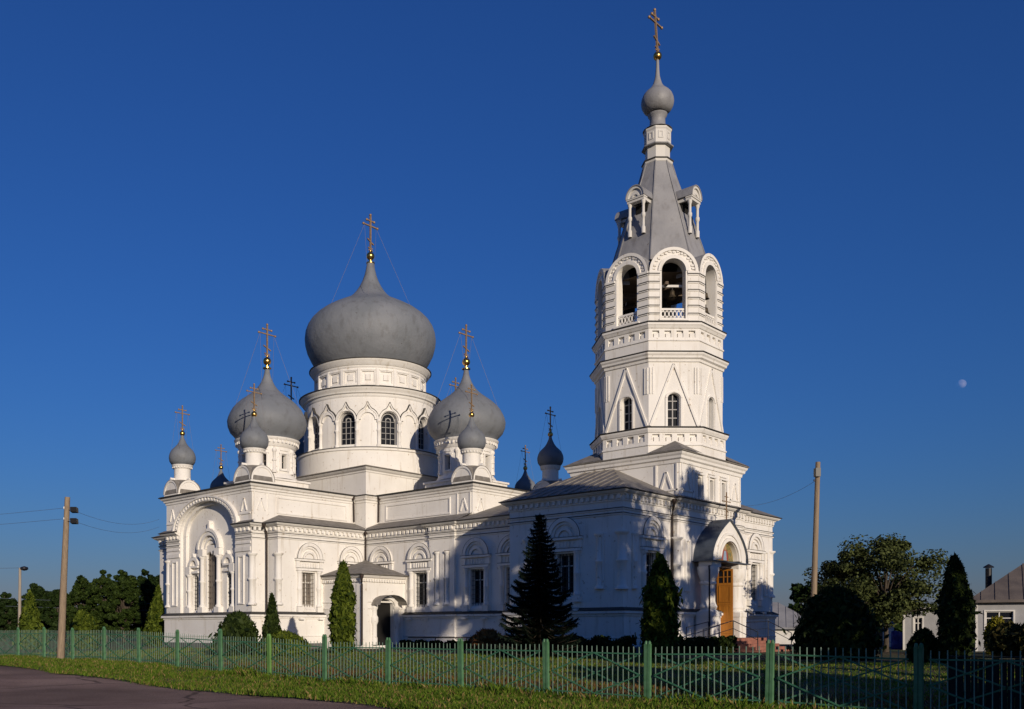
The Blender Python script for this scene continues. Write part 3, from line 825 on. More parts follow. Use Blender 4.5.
# --- main drum and dome
m = CM()
m.lathe((0, 0), [(5.4, 10.7), (5.4, 12.28), (5.5, 12.32), (5.5, 12.46)], 72)
m.lathe((0, 0), [(4.95, 12.55), (4.8, 12.72)], 72)
Cd = Cyl((0, 0), 4.77)
bw = 2 * pi * 4.77 / 20
u0 = Cd.r * R(-45)
holes = [(u0 + k * bw, .60, 12.82, 14.5, .60) for k in range(1, 20, 2)]
fwall(m, Cd, u0 - bw / 2, u0 + 19.5 * bw, 12.6, 16.3, holes, .4)
for k in range(20):
    uc = u0 + k * bw; win = k % 2
    ri = .62 if win else .48
    farch(m, Cd, uc, 14.52, ri, .72, 0, .12, 14); farch(m, Cd, uc, 14.52, .60, .70, .1, .18, 14) if False else None
    # ogee hood
    pts = []
    def og(t, k_):   # t -1..1
        a = abs(t); return 14.52 + (math.sqrt(max(0, 1 - a * a)) * .82 + max(0, 1 - a * 2.6) ** 1.6 * .42) * k_
    N = 26
    for i in range(N):
        t0, t1 = -cos(pi * i / N), -cos(pi * (i + 1) / N)
        P = Cd.P
        A = [(uc + t0 * .76, og(t0, 1)), (uc + t1 * .76, og(t1, 1)), (uc + t1 * .62, og(t1, .82)), (uc + t0 * .62, og(t0, .82))]
        m.face([P(u, z, .17) for u, z in (A[3], A[2], A[1], A[0])])
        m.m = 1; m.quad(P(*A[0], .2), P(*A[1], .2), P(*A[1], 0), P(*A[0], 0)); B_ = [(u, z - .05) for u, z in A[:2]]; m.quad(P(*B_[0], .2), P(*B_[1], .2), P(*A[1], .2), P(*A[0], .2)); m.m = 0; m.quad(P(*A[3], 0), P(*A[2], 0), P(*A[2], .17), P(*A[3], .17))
    ub = uc + bw / 2
    fcol(m, Cd, ub, .02, [(.16, 12.6), (.16, 12.8), (.11, 12.85), (.11, 13.7), (.15, 13.74), (.15, 13.84), (.11, 13.88), (.11, 14.3), (.17, 14.36), (.17, 14.52), (.1, 14.62)], 10)
m.lathe((0, 0), [(4.77, 16.1), (4.83, 16.15), (4.85, 16.3), (4.98, 16.36), (5.02, 16.5), (5.16, 16.58), (5.2, 16.7)], 72)
Cf = Cyl((0, 0), 4.07); bf = 2 * pi * 4.07 / 20; uf = Cf.r * R(-45)
fwall(m, Cf, uf - bf / 2, uf + 19.5 * bf, 16.8, 18.45, [(uf + k * bf, .42, 17.25, 18.05, 0) for k in range(20)], .10, back=0)
for k in range(20):
    fbox(m, Cf, uf + k * bf - .2, uf + k * bf + .2, 17.45, 17.85, -.1, -.02)
    fbox(m, Cf, uf + (k + .5) * bf - .1, uf + (k + .5) * bf + .1, 17.05, 18.25, 0, .07)
    fbox(m, Cf, uf + k * bf - .5, uf + k * bf + .5, 18.12, 18.2, 0, .05); fbox(m, Cf, uf + k * bf - .5, uf + k * bf + .5, 17.08, 17.16, 0, .05)
m.lathe((0, 0), [(4.07, 18.3), (4.12, 18.34), (4.14, 18.46), (4.26, 18.52), (4.3, 18.66), (4.42, 18.74), (4.46, 18.86)], 72)
drum = part(m, 'main_drum', ['white', 'sheet_edge'])
m = CM()
m.lathe((0, 0), [(5.5, 12.46), (5.55, 12.47), (5.55, 12.51), (4.9, 12.6)], 72)
m.lathe((0, 0), [(5.2, 16.7), (5.27, 16.71), (5.27, 16.76), (4.05, 16.95)], 72)
m.lathe((0, 0), [(4.46, 18.86), (4.52, 18.87), (4.52, 18.92), (3.9, 19.05)], 72)
part(m, 'drum_flashing', 'sheet_edge', drum)
for k in range(1, 20, 2):
    uc = u0 + k * bw
    m = CM()
    lit = (k == 1)
    fbox(m, Cd, uc - .6, uc + .6, 12.8, 15.15, -.42, -.38)
    w = part(m, 'drum_window', 'pane', drum)
    m.v = []; m.f = []; m.mi = []; m.sm = []
    for a in (-.57, -.2, .16, .53): fbox(m, Cd, uc + a, uc + a + .04, 12.84, 14.7, -.36, -.30)
    for z in (12.84, 13.25, 13.65, 14.05, 14.45): fbox(m, Cd, uc - .52, uc + .52, z, z + .032, -.36, -.31)
    farch(m, Cd, uc, 14.52, .46, .54, -.36, -.30, 12); farch(m, Cd, uc, 14.52, .16, .22, -.36, -.30, 8)
    m.build('window_frame', 'frame_grey', drum)
mp = [(3.7, 18.9), (4.15, 19.4), (4.4, 19.82), (4.66, 20.36), (4.80, 20.9), (4.84, 21.36), (4.78, 21.86), (4.63, 22.28), (4.39, 22.66), (4.02, 23.04), (3.57, 23.38), (3.06, 23.68), (2.52, 23.96), (2.02, 24.2), (1.64, 24.42), (1.31, 24.7), (1.06, 25.0), (.81, 25.38), (.61, 25.78), (.46, 26.18), (.35, 26.62), (.28, 27.0), (.26, 27.2), (.01, 27.2)]
dome(mp, 27.66, .30, 2.7, 1.4, drum, 72, True, 23.7)

# --- four arm drums with domes
dp = [(1.9, 12.5), (2.2, 12.86), (2.45, 13.12), (2.6, 13.48), (2.64, 13.82), (2.58, 14.1), (2.48, 14.34), (2.28, 14.7), (2.0, 15.02), (1.72, 15.27), (1.4, 15.5), (1.11, 15.71), (.88, 15.91), (.70, 16.1), (.52, 16.34), (.38, 16.6), (.27, 16.87), (.20, 17.12), (.16, 17.4), (.01, 17.4)]
def arm_drum(loc):
    m = CM()
    m.sweep(sq(1.95), [(0, 9.0), (0, 9.72), (.1, 9.74), (.1, 9.86), (-.3, 9.95)], True)
    m.lathe((0, 0), [(2.05, 9.9), (1.98, 10.05), (1.84, 10.25)], 40)
    C2 = Cyl((0, 0), 1.82)
    hs = [(C2.r * R(45 * k), .2, 10.55, 11.45, .0) for k in range(8)]
    fwall(m, C2, C2.r * R(-22.5), C2.r * R(337.5), 10.2, 12.02, hs, .3)
    for k in range(8):
        u = C2.r * R(45 * k + 22.5)
        fcol(m, C2, u, .02, [(.16, 10.25), (.16, 10.45), (.1, 10.5), (.1, 11.0), (.15, 11.04), (.15, 11.12), (.1, 11.16), (.1, 11.6), (.16, 11.66), (.16, 11.8), (.05, 11.9)], 8)
        uc = C2.r * R(45 * k)
        fbox(m, C2, uc - .33, uc - .22, 10.5, 11.5, 0, .07); fbox(m, C2, uc + .22, uc + .33, 10.5, 11.5, 0, .07)
        fbox(m, C2, uc - .38, uc + .38, 11.5, 11.58, 0, .1); fbox(m, C2, uc - .3, uc + .3, 11.72, 11.78, 0, .06); fbox(m, C2, uc - .36, uc + .36, 10.4, 10.48, 0, .1)
    m.lathe((0, 0), [(1.82, 11.95), (1.9, 12.0), (1.92, 12.1), (2.02, 12.2), (2.04, 12.36), (2.14, 12.42), (2.18, 12.56), (1.85, 12.6)], 48)
    for k in range(44):
        a = 2 * pi * k / 44; x, y = 2.02 * cos(a), 2.02 * sin(a)
        m.obox((x - .05 * -sin(a) - .0, y - .05 * cos(a), 12.2), (-sin(a) * .1, cos(a) * .1, 0), (cos(a) * .09, sin(a) * .09, 0), (0, 0, .17))
    o = part(m, 'arm_drum', 'white', church, loc)
    m = CM()
    for k in range(8):
        fbox(m, C2, C2.r * R(45 * k) - .22, C2.r * R(45 * k) + .22, 10.5, 11.5, -.34, -.28)
    m.m = 1
    for k in range(8):
        u = C2.r * R(45 * k); fbox(m, C2, u - .02, u + .02, 10.55, 11.45, -.28, -.22); fbox(m, C2, u - .2, u + .2, 11.0, 11.04, -.28, -.23)
    part(m, 'slit_window', ['pane', 'grille'], o)
    dome(dp, 17.96, .27, 2.15, 1.35, o, 56, True, 14.9)
    return o
ad = arm_drum((0, -9.42, 0))
for loc in ((9.42, 0, 0), (0, 9.42, 0), (-9.42, 0, 0)):
    c = copy_tree(ad, church); c.location = loc

# --- eight small cupolas on the arm corners
tp = [(.62, 10.98), (.74, 11.06), (.84, 11.22), (.88, 11.45), (.87, 11.6), (.82, 11.78), (.73, 11.95), (.62, 12.08), (.49, 12.2), (.37, 12.33), (.27, 12.48), (.19, 12.65), (.12, 12.82), (.09, 13.0), (.01, 13.0)]
def cupola(loc):
    m = CM()
    m.sweep(sq(.86), [(0, 8.7), (0, 9.0), (-.05, 9.02)], True)
    for k in range(4):
        pts = rot_path([(-.86, -.86), (.86, -.86)], k); q = Plane(*pts)
        farch(m, q, .86, 9.0, .001, .76, -.8, -.015, 16, 1.05); farch(m, q, .86, 9.0, .74, .86, -.86, .035, 16, 1.06)
        fextr(m, q, [(.74, 9.86), (.98, 9.86), (.86, 10.08)], -.3, .05)
    m.lathe((0, 0), [(.56, 9.3), (.54, 10.7), (.6, 10.74), (.62, 10.84), (.68, 10.88), (.7, 10.98), (.5, 11.0)], 24)
    for k in range(20):
        a = 2 * pi * k / 20; x, y = .60 * cos(a), .60 * sin(a)
        m.obox((x + sin(a) * .035, y - cos(a) * .035, 10.76), (-sin(a) * .07, cos(a) * .07, 0), (cos(a) * .06, sin(a) * .06, 0), (0, 0, .11))
    o = part(m, 'cupola', 'white', church, loc)
    m = CM()
    for k in range(4):
        pts = rot_path([(-.86, -.86), (.86, -.86)], k); q = Plane(*pts)
        farch(m, q, .86, 9.0, .86, .89, -.86, .05, 16, 1.06)
    m.lathe((0, 0), [(.72, 9.55), (.56, 9.95)], 16)
    part(m, 'kokoshnik_flashing', 'sheet', o)
    dome(tp, 13.13, .18, 1.62, 1.05, o, 32, False, 11.95)
    return o
cu = cupola((4.03, -13.4, 0))
for loc in ((-4.03, -13.4, 0), (13.4, -4.03, 0), (13.4, 4.03, 0), (4.03, 13.4, 0), (-4.03, 13.4, 0), (-13.4, 4.03, 0), (-13.4, -4.03, 0)):
    c = copy_tree(cu, church); c.location = loc

# --- bell tower: square base
TX = 23.78
m = CM()
T = [(TX - 3.4, -3.45), (TX + 3.27, -3.45), (TX + 3.27, 3.45), (TX - 3.4, 3.45)]
TP = [Plane(T[i], T[(i + 1) % 4]) for i in range(4)]
for i, q in enumerate(TP):
    hs = [(3.5 + k * 1.36 - .12, .27, 7.0, 8.08, 0) for k in (-1, 0, 1)] if i == 1 else []
    fwall(m, q, 0, q.L, 6.3, 8.75, hs, .4, back=0 if False else None)
    e_list = (q.L - .75, .75)
    for e in e_list:
        fbar(m, q, (e - .32, 7.3), (e, 8.2), .1, 0, .07); fbar(m, q, (e + .32, 7.3), (e, 8.2), .1, 0, .07)
        for s in (-.6, .6): fbox(m, q, e + s - .05, e + s + .05, 6.8, 8.6, 0, .06)
        fbox(m, q, e - .7, e + .7, 7.2, 7.28, 0, .06)
    if i == 1:
        for k in (-1, 0, 1):
            c = 3.5 + k * 1.36 - .12
            fbox(m, q, c - .4, c - .3, 6.9, 8.2, 0, .1); fbox(m, q, c + .3, c + .4, 6.9, 8.2, 0, .1); fbox(m, q, c - .45, c + .45, 8.2, 8.3, 0, .13); fbox(m, q, c - .38, c + .38, 8.36, 8.42, 0, .08)
m.sweep(T, [(0, 8.6), (.06, 8.62), (.08, 8.78), (.18, 8.84), (.2, 8.96), (.27, 9.04), (.31, 9.14), (-.1, 9.16)], True)
tower = part(m, 'bell_tower', 'white')
m = CM()
for k in (-1, 0, 1): fbox(m, TP[1], 3.5 + k * 1.36 - .4, 3.5 + k * 1.36 + .16, 6.95, 8.1, -.44, -.38)
part(m, 'slit_window', 'pane', tower)
m = CM(); slab(m, T, 9.165, .35, .06, -.1, True)
OCT = lambda rc: [(TX + rc * cos(R(22.5 + 45 * k)), rc * sin(R(22.5 + 45 * k))) for k in range(8)]
m.sweep(T, [(.33, 9.23), (-.1, 9.3), (-1.2, 9.45)], True)
for sx, sy in ((1, -1), (1, 1), (-1, 1), (-1, -1)):
    cx, cy = TX + sx * 3.66, sy * 3.74
    A = (TX + sx * 3.55, sy * 1.4, 9.3); B = (TX + sx * 1.4, sy * 3.55, 9.3); ap = (TX + sx * 2.45, sy * 2.45, 9.98)
    m.face([(cx, cy, 9.24), A, ap]); m.face([(cx, cy, 9.24), ap, B])
part(m, 'roof', 'sheet', tower)

# octagonal tiers
def faces(rc):
    o = OCT(rc); return [Plane(o[k], o[(k + 1) % 8]) for k in range(8)]
m = MB(dz=ZB - .09)
for q in faces(3.66):
    c = q.L / 2
    fwall(m, q, 0, q.L, 9.0, 10.6, [(c + (k - 1.5) * .66, .19, 10.06, 10.44, 0) for k in range(4)], .14, back=0)
    for k in range(4): fbox(m, q, c + (k - 1.5) * .66 - .09, c + (k - 1.5) * .66 + .19, 10.06, 10.3, -.14, -.05)
m.sweep(OCT(3.66), [(0, 9.82), (.06, 9.84), (.05, 9.92), (0, 9.94)], True)
m.sweep(OCT(3.66), [(0, 10.5), (.06, 10.52), (.14, 10.66), (.16, 10.74), (-.15, 10.8)], True)
for q in faces(3.5):
    c = q.L / 2
    fwall(m, q, 0, q.L, 10.75, 14.4, [(c, .32, 10.9, 12.38, .26)], .35)
    fbar(m, q, (.07, 10.9), (c, 14.2), .11, 0, .08); fbar(m, q, (q.L - .07, 10.9), (c, 14.2), .11, 0, .08)
    fbox(m, q, c - .46, c - .36, 10.82, 12.4, 0, .06); fbox(m, q, c + .36, c + .46, 10.82, 12.4, 0, .06)
    farch(m, q, c, 12.38, .36, .46, 0, .06, 12, .8)
    for s in (.05, q.L - .25):
        fbox(m, q, s, s + .06, 12.6, 14.0, 0, .05); fbox(m, q, s + .14, s + .2, 12.6, 14.0, 0, .05)
m.sweep(OCT(3.5), [(0, 14.28), (.07, 14.3), (.09, 14.42), (.2, 14.48), (.22, 14.58), (.29, 14.66), (.31, 14.74), (-.05, 14.76)], True)
for q in faces(3.52):
    c = q.L / 2
    fwall(m, q, 0, q.L, 14.7, 16.25, [(c + (k - 1.5) * .64, .18, 15.6, 15.96, 0) for k in range(4)], .14, back=0)
    for k in range(4): fbox(m, q, c + (k - 1.5) * .64 - .09, c + (k - 1.5) * .64 + .18, 15.6, 15.83, -.14, -.05)
m.sweep(OCT(3.52), [(0, 15.39), (.06, 15.41), (.05, 15.49), (0, 15.51)], True)
m.sweep(OCT(3.52), [(0, 16.06), (.05, 16.08), (.12, 16.2), (.16, 16.24), (.17, 16.34), (-.3, 16.36)], True)
part(m, 'octagon_wall', 'white', tower)
m = MB(dz=ZB - .09)
m.sweep(OCT(3.5), [(.25, 14.765), (.34, 14.77), (.34, 14.81), (-.1, 14.86)], True)
part(m, 'octagon_flashing', 'sheet_edge', tower); m = MB(dz=ZB - .09)
m.sweep(OCT(3.52), [(.1, 16.365), (.2, 16.37), (.2, 16.41), (-.3, 16.45)], True)
part(m, 'octagon_flashing', 'sheet_edge', tower); m = MB(dz=ZB - .09)
m.sweep(OCT(3.66), [(.1, 10.8), (.2, 10.785), (.2, 10.82), (-.2, 10.86)], True)
part(m, 'octagon_flashing', 'sheet_edge', tower)
for k, q in enumerate(faces(3.5)):
    m = MB(dz=ZB - .09); c = q.L / 2
    fbox(m, q, c - .33, c + .33, 10.85, 12.7, -.36, -.3)
    m.m = 1
    fbox(m, q, c - .32, c - .26, 10.9, 12.5, -.3, -.24); fbox(m, q, c + .26, c + .32, 10.9, 12.5, -.3, -.24); fbox(m, q, c - .03, c + .03, 10.9, 12.6, -.3, -.24)
    for z in (10.9, 11.35, 11.8, 12.25): fbox(m, q, c - .26, c + .26, z, z + .05, -.3, -.25)
    part(m, 'tower_window', ['pane', 'frame_grey'], tower)
# belfry
m = MB(dz=ZB - .09); mr = MB(dz=ZB - .09); rail = MB(dz=ZB - .09)
for k, q in enumerate(faces(3.44)):
    c = q.L / 2; hw = .63; ZS = 19.14; KZ = 19.08; KR = c - .01
    P = q.P
    for a, b in ((0, c - hw), (c + hw, q.L)):
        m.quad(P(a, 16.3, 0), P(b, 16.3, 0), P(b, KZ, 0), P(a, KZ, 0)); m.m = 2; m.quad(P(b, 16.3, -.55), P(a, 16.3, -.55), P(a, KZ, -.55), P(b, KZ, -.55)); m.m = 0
    for u, d in ((c - hw, 1), (c + hw, -1)):
        pts = [P(u, 16.55, 0), P(u, 16.55, -.55), P(u, ZS, -.55), P(u, ZS, 0)]
        m.face(pts if d > 0 else pts[::-1])
    m.quad(P(c - hw, 16.3, 0), P(c + hw, 16.3, 0), P(c + hw, 16.58, 0), P(c - hw, 16.58, 0)); m.quad(P(c - hw, 16.58, 0), P(c + hw, 16.58, 0), P(c + hw, 16.58, -.55), P(c - hw, 16.58, -.55))
    N = 24
    for i in range(N):
        t0, t1 = pi * i / N, pi * (i + 1) / N
        I = lambda t: (c + hw * cos(t), ZS + hw * 1.05 * sin(t)); O = lambda t: (c + KR * cos(t), KZ + KR * 1.0 * sin(t))
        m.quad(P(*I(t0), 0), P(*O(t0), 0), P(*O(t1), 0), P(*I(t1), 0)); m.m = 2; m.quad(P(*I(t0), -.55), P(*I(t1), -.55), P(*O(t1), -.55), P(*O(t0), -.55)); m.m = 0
        m.quad(P(*I(t0), 0), P(*I(t1), 0), P(*I(t1), -.55), P(*I(t0), -.55))
        mr.quad(P(*O(t0), .1), P(*O(t0), -1.3), P(*O(t1), -1.3), P(*O(t1), .1))
    farch(m, q, c, ZS, hw + .02, hw + .2, 0, .09, 20); farch(m, q, c, KZ, KR - .16, KR, 0, .1, 24)
    for i in range(15):                     # brick ornament along the arch
        t = pi * (i + .5) / 15; u, z = c + 1.02 * cos(t), KZ + .03 + 1.03 * sin(t); u = c + 1.05 * cos(t)
        if i % 2: fbox(m, q, u - .07, u + .07, z - .05, z + .05, 0, .06)
        else: fbox(m, q, u - .07, u + .07, z - .0, z + .1, 0, .06)
    for n_ in range(6):                      # banded piers
        z = 16.5 + .42 * n_
        for a, b in ((-.0, c - hw - .12), (c + hw + .12, q.L + .0)):
            fbox(m, q, a, b, z, z + .30, 0, .05); fbox(m, q, a, b, z + .30, z + .35, 0, .10); m.m = 1; fbox(m, q, a, b, z + .352, z + .385, 0, .12); m.m = 0  # thin dark strips drawn as the shadow lines at the ledges
    for a, b in ((0, c - hw - .1), (c + hw + .1, q.L)): fbox(m, q, a, b, 19.0, 19.12, 0, .12)
    for s in (-1, 1): fbox(m, q, c + s * (hw + .06) - .05, c + s * (hw + .06) + .05, 16.5, 19.14, 0, .05)
    fbox(rail, q, c - hw, c + hw, 17.1, 17.2, -.2, -.1); fbox(rail, q, c - hw, c + hw, 16.6, 16.7, -.2, -.1)
    for i in range(6):
        u = c - hw + (i + .5) * 2 * hw / 6
        farch(rail, q, u, 16.9, .07, .105, -.19, -.11, 8, 1.9, 0, 2 * pi)
    fbox(m, q, c - hw - .15, c + hw + .15, 16.48, 16.58, 0, .14)
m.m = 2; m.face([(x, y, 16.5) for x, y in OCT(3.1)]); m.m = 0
part(m, 'belfry', ['white', 'sheet_edge', 'inner_dark'], tower)
part(mr, 'kokoshnik_roof', 'spire', tower)
part(rail, 'balustrade', 'white', tower)
m = MB(dz=ZB - .09); m.face([(x, y, 19.3) for x, y in OCT(2.84)][::-1])
for y in (-1.2, 0, 1.2): m.bar((TX - 2.5, y, 18.75), (TX + 2.5, y, 18.75), .14, .16)
m.bar((TX - 1.9, -2.3, 18.9), (TX + 2.3, 1.9, 18.9), .16, .16); m.bar((TX - 2.3, 1.9, 18.6), (TX + 1.9, -2.3, 18.6), .16, .16)
part(m, 'bell_beams', 'wood', tower)
m = MB(dz=ZB); m.bar((TX + 1.83 - .6, -1.83 - .6, 18.45), (TX + 1.83 + .6, -1.83 + .6, 18.45), .1, .12); part(m, 'front_beam', 'frame_white', tower)
# tent roof
m = CM()
tent = [(2.8, 19.9), (2.75, 20.2), (2.5, 21.0), (2.28, 21.7), (1.85, 23.0), (1.35, 24.4), (.98, 25.5), (.76, 26.25)]
def on(rc, z, k): return (TX + rc * cos(R(22.5 + 45 * k)), rc * sin(R(22.5 + 45 * k)), z)
for (r0, z0), (r1, z1) in zip(tent, tent[1:]):
    for k in range(8): m.quad(on(r0, z0, k), on(r0, z0, k + 1), on(r1, z1, k + 1), on(r1, z1, k))
for k in range(8):
    for (r0, z0), (r1, z1) in zip(tent, tent[1:]): m.bar(on(r0 + .01, z0, k), on(r1 + .01, z1, k), .06, .06)
sp = part(m, 'tent_roof', 'spire', tower)
def dormer(az):
    c, s = cos(az), sin(az)
    m = CM(); rf = CM(); dk = CM()
    n = Vector((c, s)); u = Vector((-s, c))
    q = Plane((TX + c * 2.32 - u.x * .5, s * 2.32 - u.y * .5), (TX + c * 2.32 + u.x * .5, s * 2.32 + u.y * .5))
    for e in (.08, .92): fcol(m, q, e, -.1, [(.12, 21.6), (.12, 21.95), (.08, 22.0), (.08, 22.5), (.12, 22.55), (.12, 22.7), (.08, 22.75), (.08, 23.2), (.12, 23.3), (.13, 23.42), (.01, 23.42)], 8)
    fbox(m, q, -.02, 1.02, 23.42, 23.56, -.3, .03); fbox(m, q, -.05, 1.05, 23.56, 23.64, -.3, .08)
    farch(m, q, .5, 23.64, .001, .42, -.3, 0, 14, 1.1); farch(m, q, .5, 23.64, .42, .53, -.3, .08, 14, 1.15); farch(m, q, .5, 23.64, .16, .25, 0, .05, 10)
    for e in (.08, .92): fbox(m, q, e - .05, e + .05, 23.44, 23.6, -1.0, -.3)
    farch(rf, q, .5, 23.64, .53, .58, -1.5, .12, 14, 1.15)
    rf.quad(q.P(-.04, 23.64, .1), q.P(-.04, 23.64, -1.3), q.P(1.04, 23.64, -1.3), q.P(1.04, 23.64, .1))
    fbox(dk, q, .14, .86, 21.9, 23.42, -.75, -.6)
    o = part(m, 'dormer', 'frame_white', tower)
    part(rf, 'dormer_roof', 'spire', tower); part(dk, 'dormer_opening', 'dark', tower)
for k in range(4): dormer(k * pi / 2)
# lantern above the tent
m = MB(dz=ZB - .36); o8 = OCT
m.sweep(o8(.72), [(0, 26.4), (.1, 26.5), (.12, 26.62), (0, 26.68)], True)
m.sweep(o8(.68), [(0, 26.6), (0, 27.45), (.12, 27.5)], True)
m.sweep(o8(.74), [(0, 27.5), (0, 28.3), (.04, 28.38), (.05, 28.46), (0, 28.5)], True)
for q in faces(.74):
    fbox(m, q, q.L / 2 - .14, q.L / 2 - .08, 27.85, 28.15, 0, .03); fbox(m, q, q.L / 2 + .08, q.L / 2 + .14, 27.85, 28.15, 0, .03); fbox(m, q, q.L / 2 - .14, q.L / 2 + .14, 28.15, 28.21, 0, .03); fbox(m, q, q.L / 2 - .14, q.L / 2 + .14, 27.8, 27.86, 0, .03)
part(m, 'lantern', 'frame_white', tower)
m = MB(dz=ZB - .36)
m.sweep(o8(.74), [(-.1, 27.44), (.13, 27.46), (.14, 27.52), (-.1, 27.6)], True)
part(m, 'lantern_flashing', 'spire', tower); m = MB(dz=ZB - .36)
m.sweep(o8(.72), [(-.1, 26.6), (.16, 26.62), (.17, 26.68), (-.1, 26.74)], True)
part(m, 'lantern_flashing', 'sheet_edge', tower); m = MB(dz=ZB - .36)
m.lathe((TX, 0), [(.82, 28.5), (.5, 28.62), (.44, 28.8), (.42, 29.2), (.52, 29.32), (.55, 29.42), (.46, 29.44)], 24)
part(m, 'lantern_flashing', 'spire', tower)
m = MB(dz=ZB - .36)
prof = [(.46, 29.52), (.62, 29.56), (.76, 29.68), (.87, 29.88), (.91, 30.1), (.88, 30.32), (.80, 30.52), (.67, 30.68), (.51, 30.82), (.37, 30.96), (.26, 31.14), (.18, 31.4), (.13, 31.6), (.10, 32.0), (.08, 32.6)]
m.lathe((TX, 0), prof, 32, shear=(0, 0))
td = part(m, 'onion_dome', 'spire', tower)
m = MB(dz=ZB - .36); m.sphere((TX, 0, 32.74), .24, 16); part(m, 'gilded_ball', 'gold', tower)
cross(32.62, 2.36, 1.35, tower, (-.045, -.055), 'cross_gold', (TX, 0))

# --- downpipes
def pipe(pts, r=.06):
    m = CM(); m.tube(pts, r, 8)
    a = Vector(pts[0]); m.lathe((a.x, a.y), [(r, a.z - .12), (r * 2.2, a.z + .1), (r * 2.2, a.z + .16)], 10)
    return part(m, 'downpipe', 'pipe')
pipe([(5.15, -13.5, 6.25), (5.05, -13.25, 5.9), (5.05, -13.22, 5.6), (5.05, -13.22, -.9)])
pipe([(6.3, -6.3, 6.2), (6.12, -6.12, 5.9), (6.1, -6.1, 3.9)])
pipe([(5.0, -6.2, 8.6), (4.88, -6.05, 8.35), (4.88, -6.02, 7.1)])
pipe([(6.2, -5.0, 8.6), (6.05, -4.88, 8.35), (6.02, -4.88, 7.1)])
pipe([(27.1, -4.1, 6.5), (26.95, -3.95, 6.15), (26.86, -3.86, 5.9), (26.86, -3.86, 1.2), (27.0, -3.9, .8), (27.0, -3.95, -.9)])
pipe([(27.55, 2.0, 3.4), (28.0, -2.15, 3.3), (28.05, -2.2, 3.1), (28.05, -2.2, -.9)], .045)

# --- side vestibule in the inner corner
VE = Plane((6, -9.6), (9.6, -9.6)); VW = Plane((9.6, -9.6), (9.6, -6))
m = CM()
fwall(m, VE, 0, 3.6, -1.7, 3.0, [(1.75, .5, 1.35, 2.1, .3)], .15, back=0)
fwall(m, VW, 0, 3.6, -1.7, 3.0, [(1.88, .72, -.95, 1.45, .42)], .7)
vp = [(6, -9.6), (9.6, -9.6), (9.6, -6)]
m.sweep(vp, [(0, 2.86), (.05, 2.88), (.05, 3.1), (.16, 3.14), (.28, 3.28), (0, 3.3)]); m.dentils(vp, 2.9, 3.06, .05, .14, .1, .11)
m.sweep(vp, STR(1.7)); m.sweep([(6, -9.6), (9.6, -9.6), (9.6, -8.5)], STR(1.3)); m.sweep([(9.6, -6.9), (9.6, -6)], STR(1.3))
fbox(m, VE, 3.15, 3.6, -.9, 2.8, 0, .06); fbox(m, VW, 0, .4, -.9, 2.8, 0, .06)
for s in (-1, 1):
    fcol(m, VW, 1.88 + s * .92, .05, [(.2, -.9), (.2, -.5), (.16, -.4), (.16, .3), (.24, .5), (.24, .75), (.16, .9), (.16, 1.2), (.22, 1.3), (.22, 1.45), (.01, 1.45)], 12)
farch(m, VW, 1.88, 1.45, .74, 1.0, 0, .14, 18, .62)
v = part(m, 'side_vestibule', 'white')
m = CM(); m.face([(6, -10.02, 3.32), (10.02, -10.02, 3.32), (6.02, -6.02, 4.55)]); m.face([(10.02, -10.02, 3.32), (10.02, -6, 3.32), (6.02, -6.02, 4.55)])
m.sweep(vp, [(0, 3.302), (.40, 3.306), (.42, 3.35), (.3, 3.4)])
part(m, 'vestibule_roof', 'sheet', v)
m = CM(); fbox(m, VW, 1.1, 2.66, -.92, 1.95, -.34, -.26); part(m, 'side_door_dark', 'dark', v)  # black sheet painted as the darkness of the deep doorway
m = CM()                                      # small curved hood over the side door
for i in range(8):
    t0, t1 = pi * i / 8, pi * (i + 1) / 8
    P = VW.P; f = lambda t, d: P(1.88 + 1.15 * cos(t), 1.5 + .62 * sin(t), d)
    m.quad(f(t0, .02), f(t0, .8), f(t1, .8), f(t1, .02)); 
part(m, 'door_hood', 'sheet', v)
pipe([(9.95, -9.95, 3.1), (9.75, -9.75, 2.85), (9.72, -9.72, 2.7), (9.72, -9.72, -.9)])

# --- west porch, icon, open door leaf, steps and railings
m = CM(); PF = Plane((28.05, -2.1), (28.05, 2.1)); c = 2.1
N = 24
def keel(t):          # outline of the gable, t in 0..pi
    s = abs(cos(t)); return (c - 2.05 * cos(t) * (1 if True else 1), 3.62 + 1.72 * math.sqrt(max(0, 1 - s * s)) + .55 * (1 - s) ** 2)
PO = [keel(pi * i / N) for i in range(N + 1)]
P = PF.P
for (ua, za), (ub, zb), i in zip(PO, PO[1:], range(N)):
    t0, t1 = pi * i / N, pi * (i + 1) / N
    ia, ib = (c - 1.0 * cos(t0), 3.7 + 1.0 * sin(t0)), (c - 1.0 * cos(t1), 3.7 + 1.0 * sin(t1))
    m.quad(P(*ia, 0), P(*ib, 0), P(ub, zb, 0), P(ua, za, 0))
    m.quad(P(*ia, -.3), P(*ib, -.3), P(*ib, 0), P(*ia, 0))
farch(m, PF, c, 3.7, 1.02, 1.2, 0, .1, 24); farch(m, PF, c, 3.7, 1.34, 1.48, 0, .07, 24)
